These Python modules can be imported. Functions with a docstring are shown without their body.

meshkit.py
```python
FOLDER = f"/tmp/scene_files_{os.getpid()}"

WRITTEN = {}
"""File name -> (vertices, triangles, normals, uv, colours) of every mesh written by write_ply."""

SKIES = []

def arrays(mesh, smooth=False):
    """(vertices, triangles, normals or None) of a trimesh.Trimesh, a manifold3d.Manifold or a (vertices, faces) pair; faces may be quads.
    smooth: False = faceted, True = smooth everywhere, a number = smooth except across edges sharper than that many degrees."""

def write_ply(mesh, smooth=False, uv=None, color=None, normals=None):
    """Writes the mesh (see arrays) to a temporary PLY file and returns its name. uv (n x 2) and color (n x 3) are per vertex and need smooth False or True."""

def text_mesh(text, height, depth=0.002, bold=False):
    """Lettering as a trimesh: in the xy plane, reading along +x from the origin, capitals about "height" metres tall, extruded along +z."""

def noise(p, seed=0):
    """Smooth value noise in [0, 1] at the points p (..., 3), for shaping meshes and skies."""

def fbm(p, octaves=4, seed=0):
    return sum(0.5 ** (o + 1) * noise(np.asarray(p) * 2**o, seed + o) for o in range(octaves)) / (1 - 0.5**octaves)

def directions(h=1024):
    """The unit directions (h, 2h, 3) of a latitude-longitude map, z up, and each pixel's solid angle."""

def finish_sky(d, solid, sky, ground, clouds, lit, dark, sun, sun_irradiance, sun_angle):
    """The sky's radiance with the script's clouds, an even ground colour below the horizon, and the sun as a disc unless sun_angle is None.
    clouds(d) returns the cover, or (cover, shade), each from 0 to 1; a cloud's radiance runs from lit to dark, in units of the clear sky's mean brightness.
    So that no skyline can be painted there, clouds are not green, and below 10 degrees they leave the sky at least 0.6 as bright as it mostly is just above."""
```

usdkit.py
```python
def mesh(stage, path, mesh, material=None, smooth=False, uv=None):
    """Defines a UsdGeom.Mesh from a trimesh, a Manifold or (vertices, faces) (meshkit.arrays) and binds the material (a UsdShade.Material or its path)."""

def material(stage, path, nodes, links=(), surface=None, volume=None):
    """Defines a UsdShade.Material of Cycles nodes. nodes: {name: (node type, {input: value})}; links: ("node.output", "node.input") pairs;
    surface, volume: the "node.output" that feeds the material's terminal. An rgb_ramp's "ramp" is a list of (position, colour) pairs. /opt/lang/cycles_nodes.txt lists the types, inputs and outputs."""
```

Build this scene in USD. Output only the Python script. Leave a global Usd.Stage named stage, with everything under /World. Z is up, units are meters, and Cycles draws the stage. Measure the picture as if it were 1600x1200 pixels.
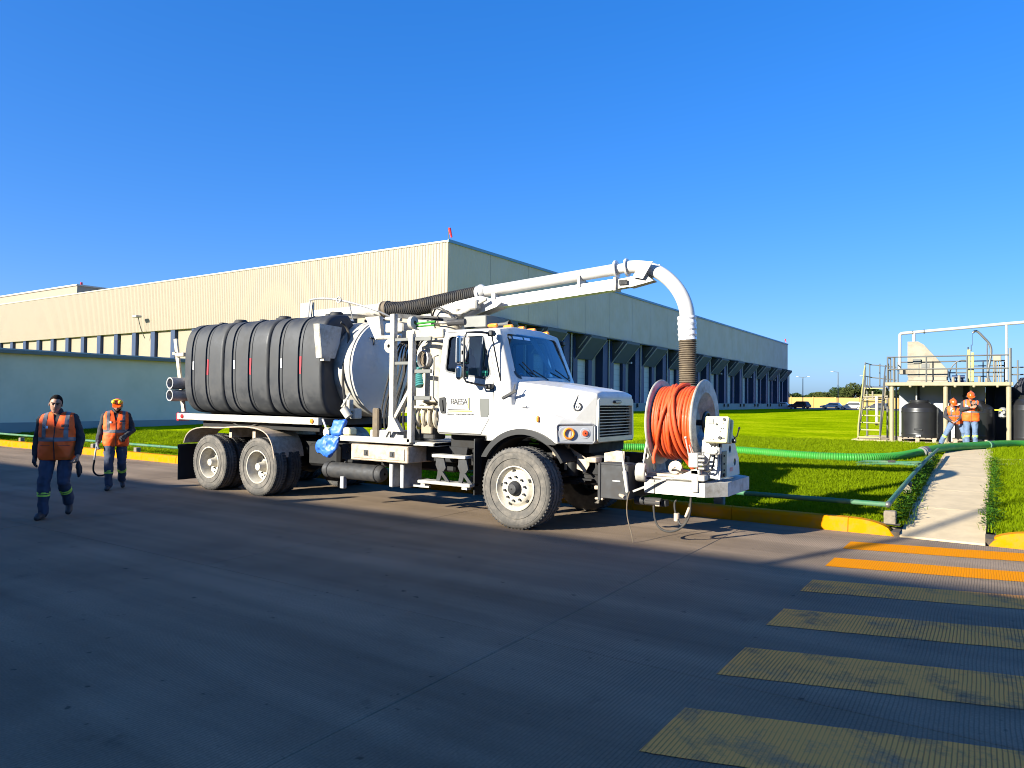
import math, numpy as np, trimesh, manifold3d as m3, shapely.geometry as sg, usdkit, meshkit
from pxr import Usd, UsdGeom, UsdLux, UsdShade, Gf, Sdf, Vt
rng = np.random.default_rng(7)
stage = Usd.Stage.CreateInMemory()
UsdGeom.SetStageUpAxis(stage, UsdGeom.Tokens.z); UsdGeom.SetStageMetersPerUnit(stage, 1.0)
W = UsdGeom.Xform.Define(stage, '/World'); stage.SetDefaultPrim(W.GetPrim())
UsdGeom.Scope.Define(stage, '/World/Looks')
# ------------------------------------------------------------------ camera, sky, sun
EXPO = 1.55
F, CAMH, YAW, ROLL = 1125.0, 1.78, math.radians(33.4), 0.0115
PITCH = math.atan(24.5 / F)
_d0 = np.array([-math.sin(YAW), math.cos(YAW), 0]); _r0 = np.array([math.cos(YAW), math.sin(YAW), 0]); _z = np.array([0, 0, 1.0])
_d = _d0 * math.cos(PITCH) + _z * math.sin(PITCH); _u1 = _z * math.cos(PITCH) - _d0 * math.sin(PITCH)
_r = _r0 * math.cos(ROLL) + _u1 * math.sin(ROLL); _u = _u1 * math.cos(ROLL) - _r0 * math.sin(ROLL)
cam = UsdGeom.Camera.Define(stage, '/World/camera')
cam.CreateHorizontalApertureAttr(36.0); cam.CreateVerticalApertureAttr(27.0); cam.CreateFocalLengthAttr(36.0 * F / 1600)
cam.CreateClippingRangeAttr(Gf.Vec2f(0.05, 5000)); cam.CreateExposureAttr(EXPO)
M = Gf.Matrix4d(*[*map(float, _r), 0, *map(float, _u), 0, *map(float, -_d), 0, 0, 0, CAMH, 1])
cam.AddTransformOp().Set(M)
SUN_EL, SUN_AZ = math.radians(21.0), math.atan2(-0.385, -0.923)
to_sun = np.array([math.sin(SUN_AZ) * math.cos(SUN_EL), math.cos(SUN_AZ) * math.cos(SUN_EL), math.sin(SUN_EL)])
sun = UsdLux.DistantLight.Define(stage, '/World/sun')
sun.CreateIntensityAttr(1.25); sun.CreateAngleAttr(0.5); sun.CreateNormalizeAttr(True); sun.CreateColorAttr(Gf.Vec3f(1.0, 0.96, 0.85))
_x = np.cross(_z, to_sun); _x /= np.linalg.norm(_x); _y = np.cross(to_sun, _x)
sun.AddTransformOp().Set(Gf.Matrix4d(*[*map(float, _x), 0, *map(float, _y), 0, *map(float, to_sun), 0, 0, 0, 50, 1]))
usdkit.material(stage, '/World/Looks/sky_air', {
    's': ('sky_texture', {'sky_type': 'single_scattering', 'sun_disc': False, 'sun_elevation': SUN_EL, 'sun_rotation': SUN_AZ, 'altitude': 1000.0, 'air_density': 1.0, 'aerosol_density': 3.0, 'ozone_density': 0.0}),
    'g': ('gamma', {'gamma': 0.633}), 't': ('mix_color', {'blend_type': 'multiply', 'fac': 1.0, 'b': (0.466, 0.642, 1.0)}),
    'h': ('hsv', {'hue': 0.505, 'saturation': 1.31, 'value': 0.43 / (0.10 * 2 ** EXPO), 'fac': 1.0}),
    'b': ('background_shader', {'strength': 0.10})}, [('s.color', 'g.color'), ('g.color', 't.a'), ('t.result', 'h.color'), ('h.color', 'b.color')], surface='b.background')
sky = UsdLux.DomeLight.Define(stage, '/World/sky')
UsdShade.MaterialBindingAPI.Apply(sky.GetPrim()).Bind(UsdShade.Material.Get(stage, '/World/Looks/sky_air'))
sky.GetPrim().SetCustomDataByKey('kind', 'structure')

# ------------------------------------------------------------------ mesh helpers
cat_ = trimesh.util.concatenate
def J(*ms):
    out = []
    for m in ms:
        if isinstance(m, (list, tuple)): out += [tm(x) for x in m]
        else: out.append(tm(m))
    return cat_(out) if len(out) > 1 else out[0]
def tm(m):
    if isinstance(m, trimesh.Trimesh): return m
    q = m.to_mesh(); return trimesh.Trimesh(q.vert_properties[:, :3], q.tri_verts, process=False)
def mf(t):
    t = trimesh.Trimesh(t.vertices, t.faces, process=True)
    return m3.Manifold(m3.Mesh(np.asarray(t.vertices, np.float32), np.asarray(t.faces, np.uint32)))
def box(x0, x1, y0, y1, z0, z1, b=0.0):
    lo, hi = np.minimum([x0, y0, z0], [x1, y1, z1]), np.maximum([x0, y0, z0], [x1, y1, z1])
    if b <= 0:
        m = trimesh.creation.box(hi - lo); m.apply_translation((lo + hi) / 2); return m
    b = min(b, 0.45 * (hi - lo).min()); pts = []
    for sx in (0, 1):
        for sy in (0, 1):
            for sz in (0, 1):
                c = np.array([hi[0] if sx else lo[0], hi[1] if sy else lo[1], hi[2] if sz else lo[2]])
                s = np.array([1 - 2 * sx, 1 - 2 * sy, 1 - 2 * sz]) * b
                for k in range(3):
                    p = c + s; p[k] = c[k]; pts.append(p)
    return tm(m3.Manifold.hull_points(np.array(pts)))
def frame_of(d):
    d = np.asarray(d, float); d = d / np.linalg.norm(d)
    a = np.array([0, 0, 1.0]) if abs(d[2]) < 0.9 else np.array([1.0, 0, 0])
    u = np.cross(a, d); u /= np.linalg.norm(u); return u, np.cross(d, u), d
def tube(pts, r, n=10, closed=False, caps=True):
    P = np.asarray(pts, float); k = len(P); R = np.broadcast_to(np.asarray(r, float), (k,))
    T = np.gradient(P, axis=0) if not closed else np.roll(P, -1, 0) - np.roll(P, 1, 0)
    T /= np.maximum(np.linalg.norm(T, axis=1, keepdims=True), 1e-9)
    u, v, _ = frame_of(T[0]); V = []; a = np.arange(n) / n * 2 * np.pi
    for i in range(k):
        u = u - T[i] * (u @ T[i]); u /= np.linalg.norm(u); v = np.cross(T[i], u)
        V.append(P[i] + R[i] * (np.cos(a)[:, None] * u + np.sin(a)[:, None] * v))
    V = np.vstack(V); Fc = []
    idx = np.arange(n); nx = (idx + 1) % n
    for i in range(k if closed else k - 1):
        A, B = i * n, ((i + 1) % k) * n
        Fc.append(np.stack([A + idx, A + nx, B + nx], 1)); Fc.append(np.stack([A + idx, B + nx, B + idx], 1))
    if caps and not closed:
        c0, c1 = len(V), len(V) + 1; V = np.vstack([V, P[0], P[-1]])
        Fc.append(np.stack([np.full(n, c0), nx, idx], 1)); L = (k - 1) * n; Fc.append(np.stack([np.full(n, c1), L + idx, L + nx], 1))
    return trimesh.Trimesh(V, np.vstack(Fc), process=False)
def cyl(p0, p1, r, n=14, r1=None): return tube([p0, p1], [r, r if r1 is None else r1], n)
def spline(pts, n=40):
    from scipy.interpolate import CubicSpline
    P = np.asarray(pts, float); t = np.r_[0, np.cumsum(np.linalg.norm(np.diff(P, axis=0), axis=1))]
    return CubicSpline(t, P)(np.linspace(0, t[-1], n))
def corrugated(pts, r, pitch, amp, n=18):
    L = np.linalg.norm(np.diff(spline(pts, 200), axis=0), axis=1).sum(); k = int(L / pitch) * 4
    P = spline(pts, k); return tube(P, r + amp * np.array([-1, 0.6, 1, 0.6])[np.arange(k) % 4], n)
def lathe(prof, c=(0, 0, 0), axis=(0, 0, 1), n=32, closed=False):
    """prof: (radius, along axis) points; revolved around axis through c."""
    u, v, d = frame_of(axis); a = np.arange(n) / n * 2 * np.pi; prof = list(prof)
    if closed: prof = prof + [prof[0]]
    ring = np.cos(a)[:, None] * u + np.sin(a)[:, None] * v
    V = np.vstack([np.asarray(c) + max(r, 1e-5) * ring + h * d for r, h in prof]); idx = np.arange(n); nx = (idx + 1) % n; Fc = []
    for i in range(len(prof) - 1):
        A, B = i * n, (i + 1) * n
        Fc += [np.stack([A + idx, B + nx, A + nx], 1), np.stack([A + idx, B + idx, B + nx], 1)]
    t = trimesh.Trimesh(V, np.vstack(Fc), process=False)
    return t
def torus(c, axis, R, r, n=32, k=8):
    return lathe([(R + r * math.cos(t), r * math.sin(t)) for t in np.linspace(0, 2 * np.pi, k + 1)], c, axis, n)
def prism(poly, plane, a, b):
    """Extrudes a 2D polygon (list or shapely) between a and b along the axis the plane lacks."""
    p = poly if hasattr(poly, 'geom_type') else sg.Polygon(poly)
    m = trimesh.creation.extrude_polygon(p, abs(b - a), engine='earcut'); v = m.vertices.copy(); lo = min(a, b)
    if plane == 'xz': m.vertices = np.stack([v[:, 0], v[:, 2] + lo, v[:, 1]], 1); m.invert()
    elif plane == 'yz': m.vertices = np.stack([v[:, 2] + lo, v[:, 0], v[:, 1]], 1)
    else: m.vertices = np.stack([v[:, 0], v[:, 1], v[:, 2] + lo], 1)
    return m
def rpoly(pts, r, seg=4): return sg.Polygon(pts).buffer(-r).buffer(r, quad_segs=seg)
def beam(p0, p1, w, h, up=(0, 0, 1)):
    p0, p1 = np.asarray(p0, float), np.asarray(p1, float); d = p1 - p0; L = np.linalg.norm(d); d = d / L
    s = np.cross(up, d); s = s / np.linalg.norm(s) if np.linalg.norm(s) > 1e-6 else np.array([0, 1.0, 0]); t = np.cross(d, s)
    m = trimesh.creation.box((L, w, h)); X = np.eye(4); X[:3, 0], X[:3, 1], X[:3, 2], X[:3, 3] = d, s, t, (p0 + p1) / 2
    m.apply_transform(X); return m
_S = trimesh.creation.icosphere(2).vertices; _S1 = trimesh.creation.icosphere(1).vertices
def hull(*balls, fine=True):
    """balls: (x, y, z, r)"""
    s = _S if fine else _S1
    return m3.Manifold.hull_points(np.vstack([np.asarray(b[:3]) + s * b[3] for b in balls]))
def rconvex(pts, r): return hull(*[(*p, r) for p in pts])
def rz(m, deg, c=(0, 0, 0)):
    m = m.copy(); m.apply_transform(trimesh.transformations.rotation_matrix(math.radians(deg), [0, 0, 1], c)); return m
def rot(m, deg, ax, c=(0, 0, 0)):
    m = m.copy(); m.apply_transform(trimesh.transformations.rotation_matrix(math.radians(deg), ax, c)); return m
def mv(m, t): m = m.copy(); m.apply_translation(t); return m
def mirY(m, yc):
    m = m.copy(); v = m.vertices.copy(); v[:, 1] = 2 * yc - v[:, 1]; m.vertices = v; m.invert(); return m
def smooth_m(man, L=0.02, it=12, lamb=0.5):
    t = tm(man.refine_to_length(L)); t = trimesh.Trimesh(t.vertices, t.faces, process=True)
    trimesh.smoothing.filter_taubin(t, lamb=lamb, nu=lamb + 0.03, iterations=it); return t
def crumple(t, amp, sc, seed=0):
    t = trimesh.Trimesh(t.vertices, t.faces, process=True)
    t.vertices = t.vertices + t.vertex_normals * ((meshkit.fbm(t.vertices * sc, 3, seed) - 0.5) * 2 * amp)[:, None]; return t
def text_side(s, h, x, y, z, depth=0.002, bold=False):       # faces -Y, reads +X
    m = meshkit.text_mesh(s, h, depth, bold); v = m.vertices.copy(); m.vertices = np.stack([v[:, 0] + x, y - v[:, 2], v[:, 1] + z], 1); return m

# ------------------------------------------------------------------ scene helpers
used = {}
def numbered(parent, name):
    k = (parent, name); n = used.get(k, 0); used[k] = n + 1
    return f'{parent}/{name}' if n == 0 else f'{parent}/{name}_{n:03d}'
def tagp(prim, label=None, cat=None, group=None, kind=None):
    for k, v in (('label', label), ('category', cat), ('group', group), ('kind', kind)):
        if v: prim.SetCustomDataByKey(k, v)
    return prim
class Thing:
    def __init__(s, name, label, cat, loc=(0, 0, 0), group=None, kind=None):
        s.path = numbered('/World', name); s.loc = np.asarray(loc, float)
        x = UsdGeom.Xform.Define(stage, s.path); x.AddTranslateOp().Set(Gf.Vec3d(*map(float, loc))); s.prim = tagp(x.GetPrim(), label, cat, group, kind)
    def part(s, name, mesh, mat, parent=None, smooth=35, label=None, kind=None):
        if isinstance(mesh, (list, tuple)) and len(mesh) > 1:
            ms = [tm(m) for m in mesh]; lo = np.array([m.bounds[0] for m in ms]) - .012; hi = np.array([m.bounds[1] for m in ms]) + .012; g = list(range(len(ms)))
            for a in range(len(ms)):
                for b_ in range(a):
                    if (lo[a] < hi[b_]).all() and (lo[b_] < hi[a]).all(): o, n_ = g[a], g[b_]; g = [n_ if q == o else q for q in g]
            cl = [[m for m, q in zip(ms, g) if q == k] for k in sorted(set(g))]
            if len(cl) > 1:
                if min(np.ptp(np.vstack([m.bounds for m in c]), axis=0).max() for c in cl) > .10 and len(cl) <= 12:
                    return [s.part(name, c, mat, parent, smooth, label, kind) for c in cl][0]
                kind = kind or 'stuff'
        p = numbered(parent or s.path, name); t = J(mesh) if isinstance(mesh, (list, tuple)) else tm(mesh)
        t = trimesh.Trimesh(t.vertices - s.loc, t.faces, process=False)
        if smooth: t = trimesh.Trimesh(t.vertices, t.faces, process=True)
        m = usdkit.mesh(stage, p, t, mat, smooth=smooth); tagp(m.GetPrim(), label, kind=kind); return p
def single(name, mesh, mat, label=None, cat=None, group=None, kind=None, smooth=35):
    p = numbered('/World', name); t = J(mesh) if isinstance(mesh, (list, tuple)) else tm(mesh)
    if smooth: t = trimesh.Trimesh(t.vertices, t.faces, process=True)
    return tagp(usdkit.mesh(stage, p, t, mat, smooth=smooth).GetPrim(), label, cat, group, kind)
def copy_of(src, name, label, cat, loc, deg=0, group=None, scale=1.0):
    p = numbered('/World', name); x = UsdGeom.Xform.Define(stage, p); x.AddTranslateOp().Set(Gf.Vec3d(*map(float, loc))); x.AddRotateZOp().Set(float(deg))
    if scale != 1.0: x.AddScaleOp().Set(Gf.Vec3f(scale, scale, scale))
    pr = x.GetPrim(); pr.GetReferences().AddInternalReference(src.path); pr.SetInstanceable(True); return tagp(pr, label, cat, group)
# ------------------------------------------------------------------ materials
MATS = {}
def pm(name, col, rough=0.5, metal=0.0, var=0.12, vs=5.0, bump=0.0, bs=80.0, dirt=None, obj=False, spec=0.5, coat=0.0, extra=None):
    """dirt: (colour, amount 0..1, noise scale)"""
    c = np.asarray(col, float); co = 'texture_coordinate' if obj else 'geometry'; out = 'g.object' if obj else 'g.position'
    N = {'g': (co, {}), 'n': ('noise_texture', {'scale': vs, 'detail': 6.0, 'roughness': 0.6}),
         'r': ('rgb_ramp', {'ramp': [(0.25, tuple(c * (1 - var))), (0.5, tuple(c)), (0.75, tuple(np.minimum(c * (1 + var), 0.95)))]}),
         'p': ('principled_bsdf', {'roughness': rough, 'metallic': metal, 'specular_ior_level': spec, 'coat_weight': coat, **(extra or {})})}
    Lk = [(out, 'n.vector'), ('n.fac', 'r.fac')]; last = 'r.color'
    if dirt:
        dc, amt, ds = dirt
        N['dn'] = ('noise_texture', {'scale': ds, 'detail': 8.0, 'roughness': 0.7}); N['dr'] = ('map_range', {'from_min': 0.45, 'from_max': 0.72, 'to_min': 0.0, 'to_max': amt, 'clamp': True})
        N['dm'] = ('mix_color', {'b': tuple(dc)}); Lk += [(out, 'dn.vector'), ('dn.fac', 'dr.value'), ('dr.result', 'dm.fac'), (last, 'dm.a')]; last = 'dm.result'
        N['rr'] = ('map_range', {'from_min': 0.4, 'from_max': 0.7, 'to_min': rough, 'to_max': min(1, rough + 0.35), 'clamp': True}); Lk += [('dn.fac', 'rr.value'), ('rr.result', 'p.roughness')]
    Lk.append((last, 'p.base_color'))
    if bump > 0:
        N['bn'] = ('noise_texture', {'scale': bs, 'detail': 4.0}); N['b'] = ('bump', {'strength': bump, 'distance': 0.01}); Lk += [(out, 'bn.vector'), ('bn.fac', 'b.height'), ('b.normal', 'p.normal')]
    MATS[name] = usdkit.material(stage, f'/World/Looks/{name}', N, Lk, surface='p.BSDF'); return MATS[name]
DIRT = (0.16, 0.12, 0.08)
white = pm('white_paint', (0.50, 0.48, 0.44), 0.28, var=0.02, vs=3, coat=0.3, dirt=((0.33, 0.30, 0.25), 0.5, 3.0))
white_old = pm('old_white_paint', (0.42, 0.395, 0.34), 0.5, var=0.06, vs=8, dirt=((0.17, 0.135, 0.09), 0.8, 5.0), bump=0.05)
cream = pm('cream_paint', (0.48, 0.42, 0.31), 0.5, var=0.06, vs=8, dirt=(DIRT, 0.7, 7.0))
tan_steel = pm('tan_steel', (0.42, 0.33, 0.24), 0.6, var=0.15, vs=14, dirt=(DIRT, 0.8, 9.0))
steel_dark = pm('dark_steel', (0.020, 0.020, 0.021), 0.6, var=0.25, vs=8, dirt=((0.06, 0.05, 0.04), 0.6, 7.0))
steel_black = pm('black_steel', (0.006, 0.006, 0.0065), 0.55, var=0.3, vs=10, dirt=((0.03, 0.025, 0.02), 0.6, 5.0), spec=0.3)
steel_grey = pm('grey_steel', (0.34, 0.34, 0.34), 0.45, 0.5, var=0.12, vs=9, dirt=(DIRT, 0.5, 8.0))
galv = pm('galvanised_steel', (0.115, 0.115, 0.105), 0.45, 0.4, var=0.1, vs=6)
alu = pm('dull_aluminium', (0.60, 0.54, 0.42), 0.4, 0.25, var=0.06)
chrome = pm('chrome', (0.72, 0.72, 0.72), 0.08, 1.0, var=0.03)
rubber = pm('tyre_rubber', (0.030, 0.029, 0.028), 0.8, var=0.2, vs=9, dirt=((0.13, 0.115, 0.095), 0.75, 6.0), obj=True)
tyre_grey = pm('dusty_tyre_rubber', (0.075, 0.068, 0.058), 0.85, var=0.2, vs=12, dirt=((0.19, 0.165, 0.135), 0.8, 7.0), bump=0.1, obj=True)
rim_white = pm('rim_paint', (0.42, 0.39, 0.32), 0.5, var=0.08, vs=10, dirt=((0.24, 0.19, 0.14), 0.8, 9.0), obj=True)
plastic_black = pm('black_plastic', (0.007, 0.007, 0.0075), 0.4, var=0.1)
poly_tank = pm('black_polyethylene', (0.021, 0.022, 0.024), 0.55, var=0.2, vs=2.5, dirt=((0.075, 0.072, 0.068), 0.6, 2.8), bump=0.04, bs=120)
hose_black = pm('black_hose_rubber', (0.018, 0.017, 0.016), 0.6, var=0.2, vs=14, dirt=((0.11, 0.085, 0.055), 0.5, 9.0))
hose_brown = pm('brown_hose_rubber', (0.10, 0.075, 0.048), 0.7, var=0.2, vs=14, dirt=((0.20, 0.15, 0.09), 0.6, 11.0))
hose_orange = pm('orange_hose_rubber', (0.52, 0.06, 0.006), 0.5, var=0.12, vs=9, dirt=((0.30, 0.06, 0.025), 0.6, 12.0))
hose_green = pm('green_hose_plastic', (0.028, 0.20, 0.022), 0.42, var=0.12, vs=3, dirt=((0.07, 0.12, 0.03), 0.5, 6.0), spec=0.25)
pipe_green = pm('green_pipe_paint', (0.025, 0.12, 0.05), 0.55, var=0.15, vs=4, dirt=((0.16, 0.17, 0.11), 0.6, 5.0))
wrap_clear = pm('plastic_wrap', (0.55, 0.55, 0.56), 0.15, var=0.25, vs=18, bump=0.5, bs=30)
amber = pm('amber_lens', (0.75, 0.22, 0.02), 0.2, var=0.05, coat=0.5)
red_lens = pm('red_lens', (0.55, 0.02, 0.02), 0.25, var=0.05)
red_tape = pm('red_tape', (0.55, 0.03, 0.04), 0.4, var=0.08); white_tape = pm('white_tape', (0.75, 0.74, 0.72), 0.4, var=0.05)
lamp_glass = pm('lamp_glass', (0.62, 0.62, 0.62), 0.08, 0.3, var=0.06, coat=1.0)
grey_print = pm('grey_print', (0.02, 0.02, 0.022), 0.5, var=0.05); yellow_print = pm('yellow_print', (0.60, 0.42, 0.06), 0.5, var=0.04); grey_light = pm('pale_grey_print', (0.16, 0.16, 0.16), 0.5, var=0.04)
green_sticker = pm('green_sticker', (0.05, 0.55, 0.28), 0.4, var=0.04)
vent_grey = pm('grey_vent', (0.075, 0.077, 0.068), 0.5, var=0.06)
seat_cloth = pm('seat_cloth', (0.05, 0.05, 0.055), 0.8); seat_grey = pm('grey_trim', (0.14, 0.15, 0.16), 0.8)
tarp_blue = pm('blue_tarp', (0.025, 0.12, 0.46), 0.5, var=0.15, vs=9)
console_yellow = pm('console_cream', (0.68, 0.62, 0.34), 0.5, var=0.05, vs=14, dirt=(DIRT, 0.4, 16.0))
yellow_kerb = pm('yellow_kerb_paint', (0.46, 0.18, 0.001), 0.65, var=0.1, vs=5, dirt=((0.20, 0.13, 0.05), 0.75, 5.0), bump=0.25, bs=60, spec=0.02)
concrete = pm('path_concrete', (0.50, 0.39, 0.235), 0.85, var=0.12, vs=3, dirt=((0.34, 0.27, 0.18), 0.5, 2.2), bump=0.25, bs=60, spec=0.15)
stone = pm('post_stone', (0.17, 0.14, 0.10), 0.9, var=0.2, vs=14, bump=0.4, bs=40)
soil = pm('soil', (0.06, 0.045, 0.03), 0.95, var=0.3, vs=14, bump=0.6, bs=30)
asphalt = pm('asphalt', (0.05, 0.05, 0.052), 0.85, var=0.2, vs=0.5)
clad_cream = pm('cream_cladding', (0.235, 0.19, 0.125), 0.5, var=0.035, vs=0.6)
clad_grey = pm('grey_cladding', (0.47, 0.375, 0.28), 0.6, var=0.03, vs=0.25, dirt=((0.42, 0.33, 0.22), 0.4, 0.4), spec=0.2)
wall_grey = pm('grey_wall_render', (0.67, 0.52, 0.35), 0.75, var=0.05, vs=0.35, dirt=((0.44, 0.37, 0.24), 0.4, 0.6), spec=0.1)
pale_wall = pm('pale_wall_render', (0.36, 0.345, 0.29), 0.7, var=0.04, vs=0.5)
door_pale = pm('pale_door', (0.46, 0.44, 0.38), 0.5, var=0.04, vs=1)
blue_navy = pm('navy_paint', (0.008, 0.024, 0.068), 0.5, var=0.12, vs=1.5)
hood_dark = pm('dark_canopy', (0.06, 0.068, 0.075), 0.7, var=0.12, vs=1)
roof_edge = pm('roof_flashing', (0.10, 0.20, 0.30), 0.5, var=0.06)
roof_white = pm('white_roof', (0.36, 0.33, 0.26), 0.6, var=0.05)
plinth_m = pm('dock_concrete', (0.24, 0.225, 0.19), 0.85, var=0.12, vs=0.6)
ochre = pm('ochre_wall', (0.36, 0.23, 0.06), 0.8, var=0.06, vs=0.3)
gantry = pm('ivory_steel', (0.23, 0.195, 0.12), 0.5, var=0.08, vs=6, dirt=((0.30, 0.22, 0.12), 0.5, 5.0))
frp = pm('stained_fibreglass', (0.23, 0.195, 0.135), 0.5, var=0.06, vs=3, dirt=((0.13, 0.11, 0.085), 0.75, 2.2))
pvc = pm('white_pvc', (0.36, 0.345, 0.31), 0.4, var=0.04, vs=4)
tank_black = pm('black_water_tank', (0.014, 0.014, 0.015), 0.35, var=0.2, vs=5, obj=True)
wood = pm('pallet_wood', (0.26, 0.21, 0.15), 0.85, var=0.25, vs=9, obj=True)
yellow_rail = pm('yellow_paint', (0.30, 0.27, 0.09), 0.5, var=0.08, vs=5)
grey_paint = pm('pale_grey_wall', (0.28,0.29,0.29), 0.7, var=0.05, vs=2)
dark_wall = pm('dark_grey_wall', (0.03, 0.03, 0.036), 0.8, var=0.1)
skin = pm('skin', (0.30, 0.16, 0.10), 0.55, var=0.1, vs=12); skin_dark = pm('lips', (0.20, 0.08, 0.06), 0.5)
hair = pm('black_hair', (0.008, 0.006, 0.005), 0.95, var=0.3, vs=60, spec=0.1); eye_m = pm('dark_eye', (0.02, 0.015, 0.012), 0.2)
shirt_m = pm('navy_shirt_cloth', (0.020, 0.020, 0.024), 0.85, var=0.25, vs=12); denim = pm('work_denim', (0.032, 0.042, 0.070), 0.85, var=0.22, vs=14, bump=0.2, bs=200)
denim_pale = pm('faded_denim', (0.085, 0.13, 0.21), 0.85, var=0.22, vs=14)
vest_m = pm('orange_vest_cloth', (0.92, 0.10, 0.003), 0.7, var=0.1, vs=10); vest_dark = pm('vest_zip', (0.03, 0.02, 0.02), 0.7)
reflect_m = pm('silver_tape', (0.16, 0.15, 0.15), 0.35, 0.2, var=0.06); lime = pm('lime_tape', (0.45, 0.70, 0.08), 0.5, var=0.06)
boot_m = pm('boot_leather', (0.018, 0.018, 0.02), 0.6, var=0.2, vs=20); glove_m = pm('black_glove', (0.012, 0.012, 0.016), 0.7, var=0.2, vs=30)
glove_grey = pm('grey_glove', (0.16, 0.16, 0.17), 0.8)
helmet_m = pm('orange_helmet', (0.62, 0.075, 0.006), 0.25, var=0.03, coat=0.4); yellow_cup = pm('yellow_earmuff', (0.80, 0.58, 0.02), 0.35, var=0.04)
def pane(name, tint, refl=1.0):
    MATS[name] = usdkit.material(stage, f'/World/Looks/{name}', {'t': ('transparent_bsdf', {'color': tint}), 'g': ('glossy_bsdf', {'color': (0.9, 0.95, 1.0), 'roughness': 0.02}), 'f': ('fresnel', {'IOR': 1.5}),
        'm': ('math', {'math_type': 'multiply', 'value2': refl}), 'x': ('mix_closure', {})}, [('f.fac', 'm.value1'), ('m.value', 'x.fac'), ('t.BSDF', 'x.closure1'), ('g.BSDF', 'x.closure2')], surface='x.closure')
    return MATS[name]
glass = pane('window_glass', (0.55, 0.62, 0.62)); glass_ws = pane('windscreen_glass', (0.30, 0.52, 0.70), 1.9)
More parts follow.
